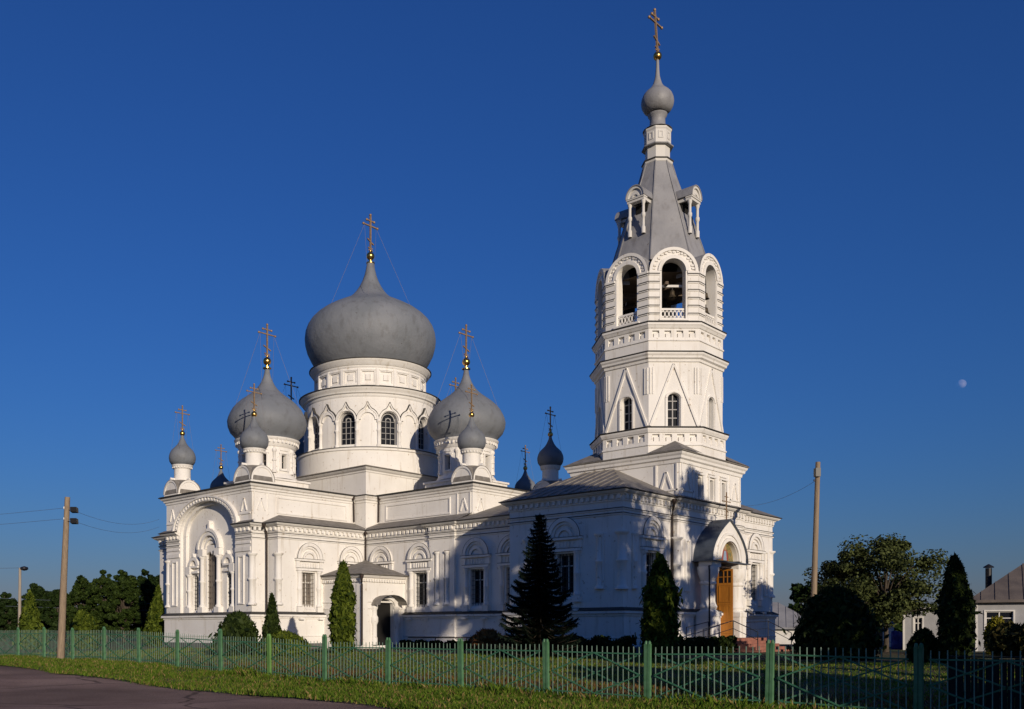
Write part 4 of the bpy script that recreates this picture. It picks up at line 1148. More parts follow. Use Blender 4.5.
for s in (-1, 1):
    fbox(m, PF, c + s * 1.52 - .5, c + s * 1.52 + .5, 3.3, 3.62, -.7, .05)
    so_ = .14 if s < 0 else 0
    x, y = P(c + s * (1.5 + so_), 0, -.36)[:2]
    m.lathe((x, y), [(.44, -.45), (.44, .75), (.5, .8), (.5, .98), (.4, 1.05), (.47, 1.2), (.4, 1.35), (.36, 1.5), (.36, 2.35), (.42, 2.4), (.42, 2.5), (.38, 2.55), (.5, 2.85), (.56, 3.1), (.56, 3.3)], 20)
    fbox(m, PF, c + s * (1.52 + so_) - .5, c + s * (1.52 + so_) + .48, -.9, .7, -.8, .1)
    fbox(m, PF, c + s * (1.52 + so_) - .54, c + s * (1.52 + so_) + .52, .7, .95, -.8, .14)
pv = part(m, 'porch', 'white')
m = CM()
for (ua, za), (ub, zb) in zip(PO, PO[1:]):
    m.quad(P(ua, za + .02, .12), P(ub, zb + .02, .12), P(ub, zb + .02, -1.05), P(ua, za + .02, -1.05)); m.quad(P(ua, za - .05, .12), P(ub, zb - .05, .12), P(ub, zb + .02, .12), P(ua, za + .02, .12))
    m.quad(P(ua, za - .05, -1.05), P(ub, zb - .05, -1.05), P(ub, zb - .05, .12), P(ua, za - .05, .12))
fbox(m, PF, c - 2.2, c + 2.15, 3.56, 3.61, -1.05, .2)
part(m, 'canopy_roof', 'canopy', pv)
m = CM()                                      # painted icon in the tympanum
farch(m, PF, c, 3.7, .001, 1.0, -.3, -.26, 24); m.m = 1
fextr(m, PF, [(c - .42, 3.72), (c + .42, 3.72), (c + .36, 4.1), (c + .2, 4.3), (c - .2, 4.3), (c - .36, 4.1)], -.26, -.245); m.m = 2
fextr(m, PF, [(c - .18, 3.72), (c + .2, 3.72), (c + .14, 4.22), (c - .1, 4.22)], -.245, -.235); fextr(m, PF, [(c - .85, 3.74), (c - .5, 3.74), (c - .45, 4.3), (c - .62, 4.4)], -.26, -.25); m.m = 3
farch(m, PF, c, 4.38, .001, .12, -.26, -.225, 14, 1.25, 0, 2 * pi)
part(m, 'icon', ['icon_gold', 'icon_red', 'icon_blue', 'icon_skin'], pv)
m = CM(); m.bar((27.9, 0, 5.85), (27.9, 0, 7.35), .05); m.bar((27.9, -.48, 6.85), (27.9, .48, 6.85), .045); m.bar((27.9, -.2, 7.1), (27.9, .2, 7.1), .04); m.bar((27.9, -.22, 6.45), (27.9, .22, 6.3), .04)
part(m, 'porch_cross', 'cross_gold', pv)
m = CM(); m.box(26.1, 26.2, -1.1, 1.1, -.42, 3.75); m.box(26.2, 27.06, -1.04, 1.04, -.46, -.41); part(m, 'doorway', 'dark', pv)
m = CM(); DL = Plane((26.95, .80), (27.86, .80))
fbox(m, DL, 0, DL.L, -.39, 2.55, -.06, 0)
for a, b, z0, z1 in ((0, .1, 2.55, 3.3), (DL.L - .1, DL.L, 2.55, 3.3), (.1, DL.L - .1, 3.2, 3.3), (.36, .41, 2.55, 3.2), (.58, .63, 2.55, 3.2)): fbox(m, DL, a, b, z0, z1, -.06, 0)
fbox(m, DL, .1, DL.L - .1, 2.86, 2.9, -.05, -.01)
for z0, z1 in ((-.2, .35), (.5, 1.35), (1.5, 2.4)): panel(m, DL, .12, DL.L - .12, z0, z1, .06, .02)
dl = part(m, 'door_leaf', 'door')
m = CM()
for z0, z1 in ((-.2, .35), (.5, 1.35), (1.5, 2.4)): panel(m, DL, .10, DL.L - .10, z0 - .02, z1 + .02, .02, .006)
m.m = 1; fbox(m, DL, .1, DL.L - .1, 2.55, 3.2, -.04, -.03); part(m, 'door_glazing', ['door_dark', 'pane'], dl)
m = CM()
m.box(27.45, 29.25, -1.75, 1.95, -1.4, -.42)
for k in range(4): m.box(29.25 + k * .34, 29.25 + (k + 1) * .34, -1.75, 1.95, -1.4, -.42 - .15 * (k + 1))
m.obox((28.0, -4.6, -1.4), (1.25, 0, 0), (0, 2.85, 0), (0, 0, .55))
part(m, 'steps', 'brick_step')
m = CM()
def railing(pts, posts, r=.024):
    m = CM(); m.tube(pts, r, 6)
    m.tube([(p[0], p[1], p[2] - .4) for p in pts], r * .7, 6)
    for (x, y, z0, z1) in posts: m.tube([(x, y, z0), (x, y, z1)], r, 6)
    return part(m, 'handrail', 'rail_iron')
railing([(28.95, -4.6, .02), (29.1, -1.7, .47), (30.4, -1.7, -.11)], [(28.95, -4.6, -.95, .02), (29.03, -3.1, -.9, .25), (29.1, -1.7, -.42, .47), (30.4, -1.7, -1.1, -.11)])
railing([(28.0, 1.9, .40), (29.35, 1.9, .47), (30.6, 1.9, -.16)], [(28.05, 1.9, -.42, .4), (29.35, 1.9, -.5, .47), (30.6, 1.9, -1.2, -.16)])
railing([(28.05, -4.6, .12), (28.05, -2.3, .42)], [(28.05, -4.6, -.95, .12), (28.05, -2.3, -.9, .42)])
# gas pipe along the nave wall
m = CM(); m.tube([(10.2, -6.3, -.46), (19.5, -6.3, -.44)], .03, 6)
for x in (12.5, 15, 17.5): m.bar((x, -6.3, -1.1), (x, -6.3, -.46), .03)
m.tube([(12.6, -6.22, .7), (12.6, -6.25, -.46)], .025, 6); part(m, 'gas_pipe', 'pipe')

# --- bells hang in the belfry
def bell(loc, r, label):
    m = MB(); h = r * 1.7
    m.lathe((0, 0), [(.01, 0), (r * .35, -.02), (r * .5, -h * .15), (r * .55, -h * .5), (r * .72, -h * .8), (r, -h), (r * .9, -h), (r * .5, -h * .55), (.01, -h * .2)], 20)
    b = m.build('bell', 'bronze', None, loc)
    m = MB(); m.tube([(0, 0, -h * .2), (0, 0, -h * .95)], r * .05, 6); m.sphere((0, 0, -h * 1.0), r * .14, 8); m.build('clapper', 'iron', b)
    m = MB(); m.tube([(0, 0, -.02), (0, 0, .16)], r * .12, 6); m.build('hanger', 'iron', b)
    return tag(b, label, 'bell', 'bells hung in the belfry')
W = EYE
bell((TX + 1.9, -1.76, 18.40 + W - .16), .25, 'small bronze bell in the middle arch of the belfry')
bell((TX + .2, .15, 18.75 + W - .15), .55, 'large dark bell hanging deep inside the belfry behind the small bell')
bell((TX + 2.75, .35, 18.55 + W - .12), .2, 'upper dark bell at the left jamb of the right-hand belfry arch')
bell((TX + 2.75, .36, 17.75 + W - .12), .22, 'lower dark bell at the left jamb of the right-hand belfry arch')

# ------------------------------------------------------------------ vegetation helpers
import numpy as np
RNG = np.random.default_rng(11)
def mesh_quads(name, V, mt, parent=None, loc=(0, 0, 0)):
    n = len(V)
    me = bpy.data.meshes.new(name)
    me.vertices.add(n * 4); me.vertices.foreach_set('co', V.reshape(-1).astype(np.float32))
    me.loops.add(n * 4); me.loops.foreach_set('vertex_index', np.arange(n * 4, dtype=np.int32))
    me.polygons.add(n); me.polygons.foreach_set('loop_start', np.arange(0, n * 4, 4, dtype=np.int32)); me.polygons.foreach_set('loop_total', np.full(n, 4, dtype=np.int32))
    me.update(); me.validate()
    me.materials.append(MATS[mt])
    o = bpy.data.objects.new(name, me); o.location = loc; COL.objects.link(o)
    if parent: o.parent = parent
    return o
def unit(v): return v / (np.linalg.norm(v, axis=-1, keepdims=True) + 1e-9)
def leaves(C, size, nrm=None, spread=1.0, asp=1.6, vert=0.0):
    """rhombic leaves at points C; nrm outward normals; vert pulls the long axis upward"""
    n = len(C)
    rn = unit(RNG.normal(size=(n, 3)))
    N = rn if nrm is None else unit(nrm + spread * rn)
    a = RNG.normal(size=(n, 3)); a[:, 2] += vert
    T = unit(a - (a * N).sum(1, keepdims=True) * N)
    B = np.cross(N, T)
    s = size * RNG.uniform(.6, 1.35, (n, 1))
    T = T * s * asp / 2; B = B * s / 2
    return np.stack([C - T, C + B, C + T, C - B], 1)
def blob_points(n, c, r):
    d = unit(RNG.normal(size=(n, 3))); q = RNG.uniform(0, 1, (n, 1)) ** .45
    return np.array(c) + d * q * np.array(r), d
def tree(name, label, group, loc, height, crown_r, crown_z0, leaf, mt, nblob=34, nleaf=300, trunk_r=.22, seed=1, cat='tree', blob=.30, trunk_lean=(0, 0), rough=0):
    global RNG
    RNG = np.random.default_rng(seed); rnd = random.Random(seed)
    root = empty(name, loc)
    tag(root, label, cat, group)
    m = MB(); cz = (height + crown_z0) / 2; hz = (height - crown_z0) / 2
    top = (trunk_lean[0] * height * .5, trunk_lean[1] * height * .5, crown_z0 + hz * .9)
    m.tube([(0, 0, -.3), (0.03, 0.02, crown_z0 * .5), (top[0] * .4, top[1] * .4, crown_z0 + .2), top], [trunk_r * 1.35, trunk_r, trunk_r * .8, trunk_r * .25], 9)
    pts = []
    for i in range(nblob):
        d = unit(RNG.normal(size=3)); q = RNG.uniform(.35, .95) ** .6
        taper = 1 - .25 * max(0, d[2])
        if rough: q = RNG.uniform(.3, 1.12) ** .7
        c = np.array([d[0] * crown_r * q * taper, d[1] * crown_r * q * taper, cz + d[2] * hz * q])
        r = crown_r * blob * (RNG.uniform(.45, 1.5) if rough else RNG.uniform(.65, 1.25))
        P, D = blob_points(int(nleaf * RNG.uniform(.7, 1.3)), c, (r, r, r * .75))
        pts.append(leaves(P, leaf, D + np.array([0, 0, .3]), .9))
        if i % 2 == 0:
            zb = crown_z0 + (c[2] - crown_z0) * .35
            m.tube([(0, 0, zb), tuple(c * np.array([.5, .5, 1]) * np.array([1, 1, .9]) + np.array([0, 0, .05])), tuple(c)], [trunk_r * .38, trunk_r * .2, .015], 5, False)
    m.build('trunk', 'trunk', root)
    mesh_quads('crown', np.concatenate(pts), mt, root)
    return root
def thuja(label, loc, h, r, mt, shape='column', seed=1, n=5200, leaf=.13, name='thuja', cat='shrub', group=None):
    global RNG
    RNG = np.random.default_rng(seed)
    root = empty(name, loc); tag(root, label, cat, group)
    t = RNG.uniform(0.0, 1, n)
    if shape == 'column': t = t ** .95; rad = r * np.minimum(1, np.minimum(.8 + t * 1.4, 1.75 * (1 - t) ** .62)) * (1 + .06 * np.sin(t * 17 + seed))
    elif shape == 'cone': t = t ** 1.25; rad = r * np.minimum(.8 + t * 2, 1.12 * (1 - t) ** .85 + .02)
    elif shape == 'dome': rad = r * np.sqrt(np.maximum(0, 1 - (t * 1.0) ** 2.2)) * np.minimum(1, .85 + t)
    else: rad = r * np.sqrt(np.maximum(0.02, 1 - (2 * t - .9) ** 2 * .8))
    a = RNG.uniform(0, 2 * pi, n)
    lump = 1 + .13 * np.sin(3 * a + 7 * t + seed) * np.sin(9 * t * h / 3 + 2 * a + seed * 2) + .07 * np.sin(11 * a - 23 * t)
    q = 1 - np.abs(RNG.normal(0, .13, n))
    spike = np.where(RNG.uniform(size=n) > .93, RNG.uniform(1.06, 1.38, n), 1.0)
    clump = np.sin(a * 7 + 5 * np.sin(t * 11 + seed)) * np.sin(t * h * 7 + 3 * np.sin(a * 3))
    lump = lump + .09 * clump
    rr = rad * lump * np.clip(q, .3, 1.05) * spike
    C = np.stack([rr * np.cos(a), rr * np.sin(a), .05 + t * h * (1 + .02 * RNG.normal(size=n))], 1)
    D = np.stack([np.cos(a), np.sin(a), np.full(n, .35)], 1)
    V = leaves(C, leaf * 1.1, D, .9, 2.2, 1.4)
    m = MB(); m.tube([(0, 0, -.2), (0, 0, h * .75)], [r * .14 + .03, .02], 6); m.build('stem', 'trunk', root)
    mesh_quads('foliage', V, mt, root)
    return root
def spruce(label, loc, h, r, seed=3):
    global RNG
    RNG = np.random.default_rng(seed); rnd = random.Random(seed)
    root = empty('spruce_tree', loc); tag(root, label, 'tree')
    m = MB(); m.tube([(0, 0, -.2), (0, 0, h * .6), (0, 0, h)], [.11, .06, .012], 8)
    Q = []
    z = .25
    while z < h - .12:
        f = (z / h); L = r * (1 - f) ** .85 + .08
        nb = max(5, int(13 * (1 - f) + 4)); off = rnd.random() * 6
        for i in range(nb):
            a = off + 2 * pi * i / nb + rnd.uniform(-.2, .2); l = L * rnd.uniform(.7, 1.12)
            d = np.array([cos(a), sin(a), 0]); sd = np.array([-sin(a), cos(a), 0])
            k = max(5, int(l / .045)); tt = np.linspace(.08, 1, k)
            droop = -.28 * l * np.sin(tt * pi * .62) + .14 * l * tt ** 3 * 1.2
            c = d * (tt * l)[:, None]; c[:, 2] = z + droop
            m.tube([(0, 0, z), tuple(c[k // 2]), tuple(c[-1])], [.02, .012, .004], 4, False)
            wdt = .10 + .24 * l * np.sin(np.clip(tt * 1.15, 0, 1) * pi) ** .8 * .5
            for s_ in (-1, 1):
                tip = c + sd * s_ * wdt[:, None] + d * .10 + np.array([0, 0, -.05]) + RNG.normal(0, .02, (k, 3))
                w_ = d * .035
                Q.append(np.stack([c - w_, c + w_, tip + w_ * .3, tip - w_ * .3], 1))
                tip2 = c + sd * s_ * wdt[:, None] * .55 + d * .05 + np.array([0, 0, .045])
                Q.append(np.stack([c - w_, c + w_, tip2 + w_ * .3, tip2 - w_ * .3], 1))
            dn = c + np.array([0, 0, -.10]) + RNG.normal(0, .02, (k, 3))
            Q.append(np.stack([c - d * .03, c + d * .03, dn + d * .015, dn - d * .015], 1))
        z += .13 + .11 * (1 - f)
    m.build('trunk', 'trunk', root)
    mesh_quads('crown', np.concatenate(Q), 'leaf_spruce', root)
    return root
def P_(x, y): return (x, y, gh(x, y) - .02)

# ------------------------------------------------------------------ fence along the road
fence = empty('metal_fence', (6.1, -28.65, gh(6.1, -28.65)))
tag(fence, 'green metal picket fence with diamond bracing between the grass verge and the church', 'fence')
SP = 2.829; FX0 = 6.12
def fz(x): return gh(x, -28.65) - .02
FO = fence.location
def post_mesh(mt, h=1.42):
    m = MB()
    for dx in (-.044, .044):
        m.box(dx - .032, dx + .032, -.04, .04, -.25, h - .07)
        m.lathe((dx, 0), [(.04, h - .07), (.036, h - .03), (.02, h), (.001, h + .005)], 8)
    m.box(-.012, .012, -.025, .025, -.25, h - .1)
    return m.build('post', mt, fence)
base_post = post_mesh('green_post')
yel_post = post_mesh('green_post_yellowish')
def bay(x0, x1):
    m = MB(); L = x1 - x0; n = 18
    z0, z1 = fz(x0), fz(x1)
    def at(t, z): return (x0 - FO.x + L * t, 0, z0 + (z1 - z0) * t - FO.z + z)
    rj = random.Random(int(x0 * 100))
    for i in range(n):
        t = (i + .75) / (n + .5); w = .009; p = at(t + rj.uniform(-.001, .001), 0); h = 1.285 + rj.uniform(-.012, .012); ln = rj.uniform(-.01, .01) if rj.random() > .06 else rj.uniform(-.045, .045)
        m.obox((p[0] - w, -.013, p[2] + .04), (2 * w, 0, 0), (0, .010, 0), (ln, 0, h - .04))
    pk = m.build('picket_panel', 'picket', fence)
    m = MB()
    for z in (1.12, .16): m.bar(at(.03, z), at(.97, z), .028, .03)
    pr = m.build('rails', 'green_rail', pk)
    m = MB()
    def dg(t0, za, t1, zb, y):
        a, b = Vector(at(t0, za)), Vector(at(t1, zb)); a.y = b.y = y; m.bar(a, b, .016, .03)
    for t0, za, t1, zb in ((.03, .64, .5, 1.12), (.5, 1.12, .97, .64), (.03, .64, .5, .16), (.5, .16, .97, .64)): dg(t0, za, t1, zb, -.028)
    for t0, za, t1, zb in ((.03, 1.12, .97, .16), (.03, .16, .97, 1.12)): dg(t0, za, t1, zb, .026)
    m.build('brace', 'green_rail', pk)
for k in range(-4, 18):
    x = FX0 + SP * k
    src = yel_post if k in (7,) else base_post
    p = src if (k == -4) else None
    if k == -4: p = base_post
    elif k == 7: p = yel_post
    else:
        p = base_post.copy(); COL.objects.link(p); p.parent = fence
    dh = {6: .12, 8: .10}.get(k, 0)
    p.location = (x - FO.x, 0, fz(x) - FO.z + dh)
    p.rotation_euler = (0, R(random.uniform(-1.3, 1.3)), 0)
    if k < 17: bay(x + .1, x + SP - .1)

# ------------------------------------------------------------------ grass
def grass(name, label, boxes, mts_frac, seed, dry='blade_dry', dl='straw-coloured'):
    global RNG
    RNG = np.random.default_rng(seed)
    A = []
    for (x0, x1, y0, y1, dens, hmin, hmax, tuft) in boxes:
        n = int((x1 - x0) * (y1 - y0) * dens)
        x = RNG.uniform(x0, x1, n); y = RNG.uniform(y0, y1, n)
        f = .5 + .5 * np.sin(x * 1.7 + 2 * np.sin(y * 1.3)) * np.sin(y * 2.1 + x * .6)
        keep = RNG.uniform(size=n) < .45 + .55 * f
        x, y, f = x[keep], y[keep], f[keep]
        edge = -33.35 + .12 * np.sin(x * .8) + .07 * np.sin(x * 2.3 + 1) - .1 - .25 * RNG.uniform(size=len(x)) ** 3
        ok = y > edge
        x, y, f = x[ok], y[ok], f[ok]
        A.append((x, y, f, hmin, hmax))
    out = []
    for x, y, f, hmin, hmax in A:
        n = len(x); z = np.array([gh(a, b) for a, b in zip(x, y)]) - .01
        h = (hmin + (hmax - hmin) * RNG.uniform(size=n) ** 1.6) * (.6 + .6 * f)
        a = RNG.uniform(0, 2 * pi, n); w = RNG.uniform(.008, .018, n)
        b = np.stack([x, y, z], 1); dx = np.stack([np.cos(a) * w, np.sin(a) * w, np.zeros(n)], 1)
        ln = RNG.normal(0, .35, (n, 2)) * h[:, None]
        t = b + np.stack([ln[:, 0], ln[:, 1], h], 1); mid = b + np.stack([ln[:, 0] * .35, ln[:, 1] * .35, h * .6], 1)
        out.append(np.stack([b - dx, b + dx, mid + dx * .7, t], 1))
    V = np.concatenate(out)
    sel = RNG.uniform(size=len(V)) < mts_frac
    o = mesh_quads(name, V[sel], 'blade'); tag(o, label, 'grass', kind='stuff')
    o2 = mesh_quads('dry_grass', V[~sel], dry); tag(o2, label.replace('green', dl), 'grass', kind='stuff')
grass('verge_grass', 'short green grass on the verge between road and fence', [(0, 14, -33.9, -28.2, 420, .03, .13, 0), (14, 30, -33.9, -28.2, 620, .03, .14, 0), (30, 52, -33.9, -28.2, 950, .03, .15, 0), (24, 52, -29.6, -28.3, 260, .08, .28, 0)], .84, 5)
grass('lawn_grass', 'mown green lawn inside the churchyard fence', [(0, 22, -28.4, -15, 170, .03, .09, 0), (22, 47, -24.8, -14, 300, .03, .09, 0)], .86, 6)
grass('bed_grass', 'rough green growth along the inner side of the fence', [(20, 47, -28.4, -24.4, 260, .03, .16, 0)], .35, 7, 'blade_rust', 'rust-brown')

# ------------------------------------------------------------------ churchyard planting
spruce('dark spruce with drooping branches in front of the narthex wall', P_(27.08, -15.37), 6.15, 1.95)
thuja('tall yellowish-green columnar thuja before the side vestibule', P_(16.59, -17.23), 4.3, .53, 'leaf_thuja', 'column', 21)
thuja('tall bright columnar thuja to the left of the porch steps', P_(31.75, -13.61), 3.95, .62, 'leaf_thuja', 'column', 22, 6500)
thuja('pointed narrow conifer beside the downpipe of the south arm', P_(10.88, -17.21), 2.9, .52, 'leaf_thuja_dark', 'cone', 23, 3600)
thuja('dark rounded conifer bush under the triple window', P_(13.76, -21.39), 1.95, .95, 'leaf_thuja_dark', 'dome', 24, 5200, name='round_bush')
thuja('low spreading bright green juniper right of the dark rounded bush', P_(16.0, -20.4), 1.0, 1.15, 'leaf_thuja', 'dome', 25, 4200, name='juniper_bush')
thuja('light green cone-shaped conifer at the far left behind the fence', P_(-7.9, -22.0), 3.4, .86, 'leaf_thuja', 'cone', 26, 4000, .16)
thuja('small rounded green bush right of the tall utility pole', P_(-5.6, -19.6), 2.2, .9, 'leaf_thuja', 'dome', 27, 3600, .16, name='round_bush')
thuja('cone-shaped conifer next to the left edge of the church', P_(-7.4, -13.2), 4.0, 1.0, 'leaf_thuja', 'cone', 28, 4200, .16)
thuja('small reddish-brown shrub between nave wall and spruce', P_(22.9, -13.87), 1.05, .68, 'leaf_red', 'blob', 29, 1500, .13, name='barberry_bush')
thuja('very dark columnar thuja in front of the grey lean-to', P_(41.99, -12.0), 3.5, .46, 'leaf_thuja_dark', 'column', 30, 9500, .10)
thuja('big dark bush at the foot of the bare right-hand pole', P_(37.5, -10.7), 2.6, 1.4, 'leaf_thuja_dark', 'dome', 31, 11000, .12, name='lilac_bush')
thuja('low dark bush left of the very dark thuja', P_(40.9, -11.6), 1.05, .5, 'leaf_thuja_dark', 'dome', 32, 2200, name='round_bush')
thuja('yellow-leaved shrub under the corner of the grey house', P_(39.9, 2.6), 1.6, .42, 'leaf_yellow', 'blob', 33, 1500, .16, name='yellow_shrub')
thuja('yellow-leaved shrub at the right edge before the house window', P_(42.3, 2.2), 1.75, .5, 'leaf_yellow', 'blob', 34, 1500, .16, name='yellow_shrub')
for i, (x, y, h, r) in enumerate(((41.2, -1.2, 1.3, .75), (42.4, -1.6, 1.5, .8), (43.6, -1.9, 1.4, .8))):
    thuja(('dark rose bush nearest the yellow shrub below the house window', 'dark rose bush in the middle of the row below the house window', 'dark rose bush at the right end of the row below the house window')[i], P_(x, y), h, r, 'leaf_bloom', 'blob', 40 + i, 1800, .13, name='rose_bush', group='rose bushes before the grey house')
thuja('clipped green ball bush right of the porch steps', P_(33.4, 2.5), 1.0, .7, 'leaf_thuja', 'dome', 45, 2200, .12, name='round_bush')
# low dark hedges added where shaded ground makes a black band along the walls
def hedge(label, a, b, h, w, n, seed):
    global RNG
    RNG = np.random.default_rng(seed)
    o = empty('shade_hedge', P_((a[0] + b[0]) / 2, (a[1] + b[1]) / 2)); tag(o, label, 'hedge')
    a, b = np.array(a), np.array(b); t = RNG.uniform(size=n); d = (b - a) / np.linalg.norm(b - a); nn = np.array([d[1], -d[0]])
    p = a + (b - a) * t[:, None] + nn * RNG.uniform(-w / 2, w / 2, (n, 1))
    C = np.zeros((n, 3)); C[:, :2] = p - np.array(o.location[:2]); C[:, 2] = h * RNG.uniform(size=n) ** .6 * (.85 + .2 * np.sin(t * 40))
    mesh_quads('foliage', leaves(C, .13), 'leaf_thuja_dark', o)
    m = MB()
    for k in range(7):
        q = a + (b - a) * (k + .5) / 7 - np.array(o.location[:2]); m.tube([(q[0], q[1], -.2), (q[0], q[1], h * .8)], [.03, .01], 5)
    m.build('stem', 'trunk', o)
hedge('low dark hedge added for the black band of shade at the narthex south wall', (19.0, -10.3), (28.6, -10.6), .85, .9, 6500, 51)
hedge('low dark hedge added for the dark band of shade at the nave wall', (11.0, -7.6), (18.6, -7.4), .5, .6, 3800, 53)
hedge('low dark hedge added for the black band of shade before the porch ramp', (29.2, -9.8), (30.4, -4.6), .8, .8, 3500, 52)

# apple trees and the far trees
tree('apple_tree', 'broad leafy apple tree left of the grey lean-to', 'trees by the houses', P_(34.8, 3.4), 5.95, 2.6, 1.5, .10, 'leaf_apple', 72, 360, .12, 61, blob=.25, rough=1)
tree('apple_tree', 'smaller leafy tree right behind the bare pole', 'trees by the houses', P_(32.5, 4.2), 5.0, 2.0, 1.2, .10, 'leaf_apple', 44, 330, .12, 62, blob=.25, rough=1)
tree('garden_tree', 'distant leafy tree peeping over the low grey-roofed house', 'trees by the houses', P_(19.5, 33), 5.2, 2.6, 1.0, .26, 'leaf_dark', 26, 220, .14, 63)
FT = [(0, 92, 4, 591, 30, 'leaf_dark', 'dark tree cut off by the left picture edge'), (1, 94, 38, 583, 34, 'leaf_dark', 'dark tree beside the small lamp pole'), (2, 92, 58, 588, 26, 'leaf_dark', 'lower dark tree just left of the tall utility pole'),
      (3, 90, 83, 574, 38, 'leaf_mid', 'dense green tree just right of the tall utility pole'), (4, 92, 106, 568, 32, 'leaf_mid', 'tallest dense green tree in the middle of the far row'), (5, 90, 124, 569, 34, 'leaf_mid', 'dense green tree left of the cone-shaped conifer by the church'), (6, 95, 143, 568, 34, 'leaf_dark', 'dark tree behind the cone-shaped conifer by the church'), (7, 98, 160, 571, 34, 'leaf_dark', 'dark tree touching the left edge of the church')]
for i, d_, px, py, wpx, mt, lb in FT:
    a = R(134.303 - math.degrees(math.atan((px - 416.76) / 944.35))); q = d_ / cos(R(134.303) - a)
    x, y = 51.287 + q * cos(a), -47.641 + q * sin(a)
    tree('lime_tree', lb, 'row of trees beyond the churchyard', P_(x, y), (629.87 - py) * d_ / 944.35 + EYE - gh(x, y), wpx * d_ / 944.35 * .56, .1, .16, mt, 170, 190, .2, 170 + i, blob=.17)

# far wood behind everything
def far_wood(name, label, a0, a1, dist, h, n, seed):
    global RNG
    RNG = np.random.default_rng(seed)
    a = RNG.uniform(R(a0), R(a1), n); d = dist + RNG.uniform(-8, 8, n)
    top = h * (.55 + .3 * np.sin(a * 40) * np.sin(a * 17 + 1) + .2 * np.sin(a * 95))
    C = np.stack([51.3 + d * np.cos(a), -47.6 + d * np.sin(a), RNG.uniform(size=n) ** .7 * np.maximum(top, 1.5) + .2], 1)
    o = mesh_quads(name, leaves(C, .9), 'leaf_dark'); tag(o, label, 'wood', kind='stuff')
far_wood('far_wood', 'distant dark wood along the left horizon', 138, 172, 150, 6.0, 9000, 81)
far_wood('far_wood', 'distant dark wood along the right horizon', 95, 125, 140, 5.0, 9000, 82)

# big trees to the right of the view, whose shade falls on the narthex
def shade(i, x, y, h, r, z0, lb, nb=40, nl=260, leaf=.34):
    slim = r < 3 and h > 8
    tree('lime_tree', lb, 'tall limes right of the view', P_(x, y), h, r, z0, .2 if slim else leaf, 'leaf_mid', nb, nl, .16 if slim else .3, 90 + i, blob=.62 if slim else .30, rough=int(slim))
# (distance along the sun's bearing, offset across it, height, crown radius, crown foot)
SHADE = [(60, 1.9, 18.4, 4.5, 3.5, 'broad tall lime out of view on the right, nearest the road', 56, 300), (61, 5.7, 16.9, 2.6, 3.5, 'tall lime out of view on the right, second from the road', 40, 260),
         (52, 9.9, 16.6, 1.4, 4.0, 'slim tall lime out of view on the right, opposite the porch', 40, 170), (62, -3.6, 5.8, 2.4, .4, 'low unseen bush added on the right to shade the end of the metal fence', 60, 480),
         (68, -1.2, 6.4, 2.4, .4, 'low unseen bush added on the right to shade the board fence', 44, 340)]  # the low bushes are added to darken the right end of the fences
for i, (L_, w_, h, r, z0, lb, nb, nl) in enumerate(SHADE):
    x, y = .8988 * L_ + .4384 * w_, -.4384 * L_ + .8988 * w_
    shade(i, x, y, h, r, z0, lb, nb, nl)

# ------------------------------------------------------------------ houses at the right
def house_frame(px_az, d, zg, name, label):
    a = R(px_az); o = empty(name, (51.287 + d * cos(a), -47.641 + d * sin(a), zg), a - pi / 2)
    tag(o, label, 'house'); return o
def wall_box(m, u0, u1, v0, v1, z0, z1, holes=()):
    q = [Plane((u0, v0), (u1, v0)), Plane((u1, v0), (u1, v1)), Plane((u1, v1), (u0, v1)), Plane((u0, v1), (u0, v0))]
    fwall(m, q[0], 0, q[0].L, z0, z1, holes, .14)
    for w in q[1:]: fwall(m, w, 0, w.L, z0, z1)
    return q[0]
def hip(m, u0, u1, v0, v1, z, rise, ov=.35, inset=None):
    u0 -= ov; u1 += ov; v0 -= ov; v1 += ov
    d = (v1 - v0) / 2 if inset is None else inset
    A, B, C_, D = (u0, v0, z), (u1, v0, z), (u1, v1, z), (u0, v1, z)
    if u1 - u0 <= 2 * d: d = (u1 - u0) / 2 - .05
    E_, F_ = (u0 + d, (v0 + v1) / 2, z + rise), (u1 - d, (v0 + v1) / 2, z + rise)
    m.face([A, B, F_, E_]); m.face([C_, D, E_, F_]); m.face([B, C_, F_]); m.face([D, A, E_]); m.face([D, C_, B, A])
    for q in range(1, 16):
        t = q / 16; u = u0 + (u1 - u0) * t; f = min(1, (u - u0) / d, (u1 - u) / d)
        m.bar((u, v0, z + .02), (u, v0 + (v1 - v0) / 2 * f, z + rise * f + .02), .03, .04)
    m.sweep([(u0, v0), (u1, v0), (u1, v1), (u0, v1)], [(0, z - .12), (.02, z - .12), (.02, z + .02), (0, z + .02)], True)
def house_window(F, u, hw, z0, z1, parent, blue=False):
    m = MB(); t = .07
    for a, b, c, d in ((u - hw - t, u - hw, z0 - t, z1 + t), (u + hw, u + hw + t, z0 - t, z1 + t), (u - hw, u + hw, z1, z1 + t), (u - hw, u + hw, z0 - t, z0)): fbox(m, F, a, b, c, d, 0, .04)
    w = m.build('window', 'house_white', parent)
    m = MB(); fbox(m, F, u - hw, u + hw, z0, z1, -.13, -.10); m.build('pane', 'pane', w)
    m = MB()
    for a in (-hw, -.03, hw - .05): fbox(m, F, u + a, u + a + .05, z0, z1, -.1, -.05)
    for z in (z0, z0 + (z1 - z0) * .6, z1 - .05): fbox(m, F, u - hw + .05, u + hw - .05, z, z + .05, -.1, -.06)
    m.build('frame', 'house_white', w)
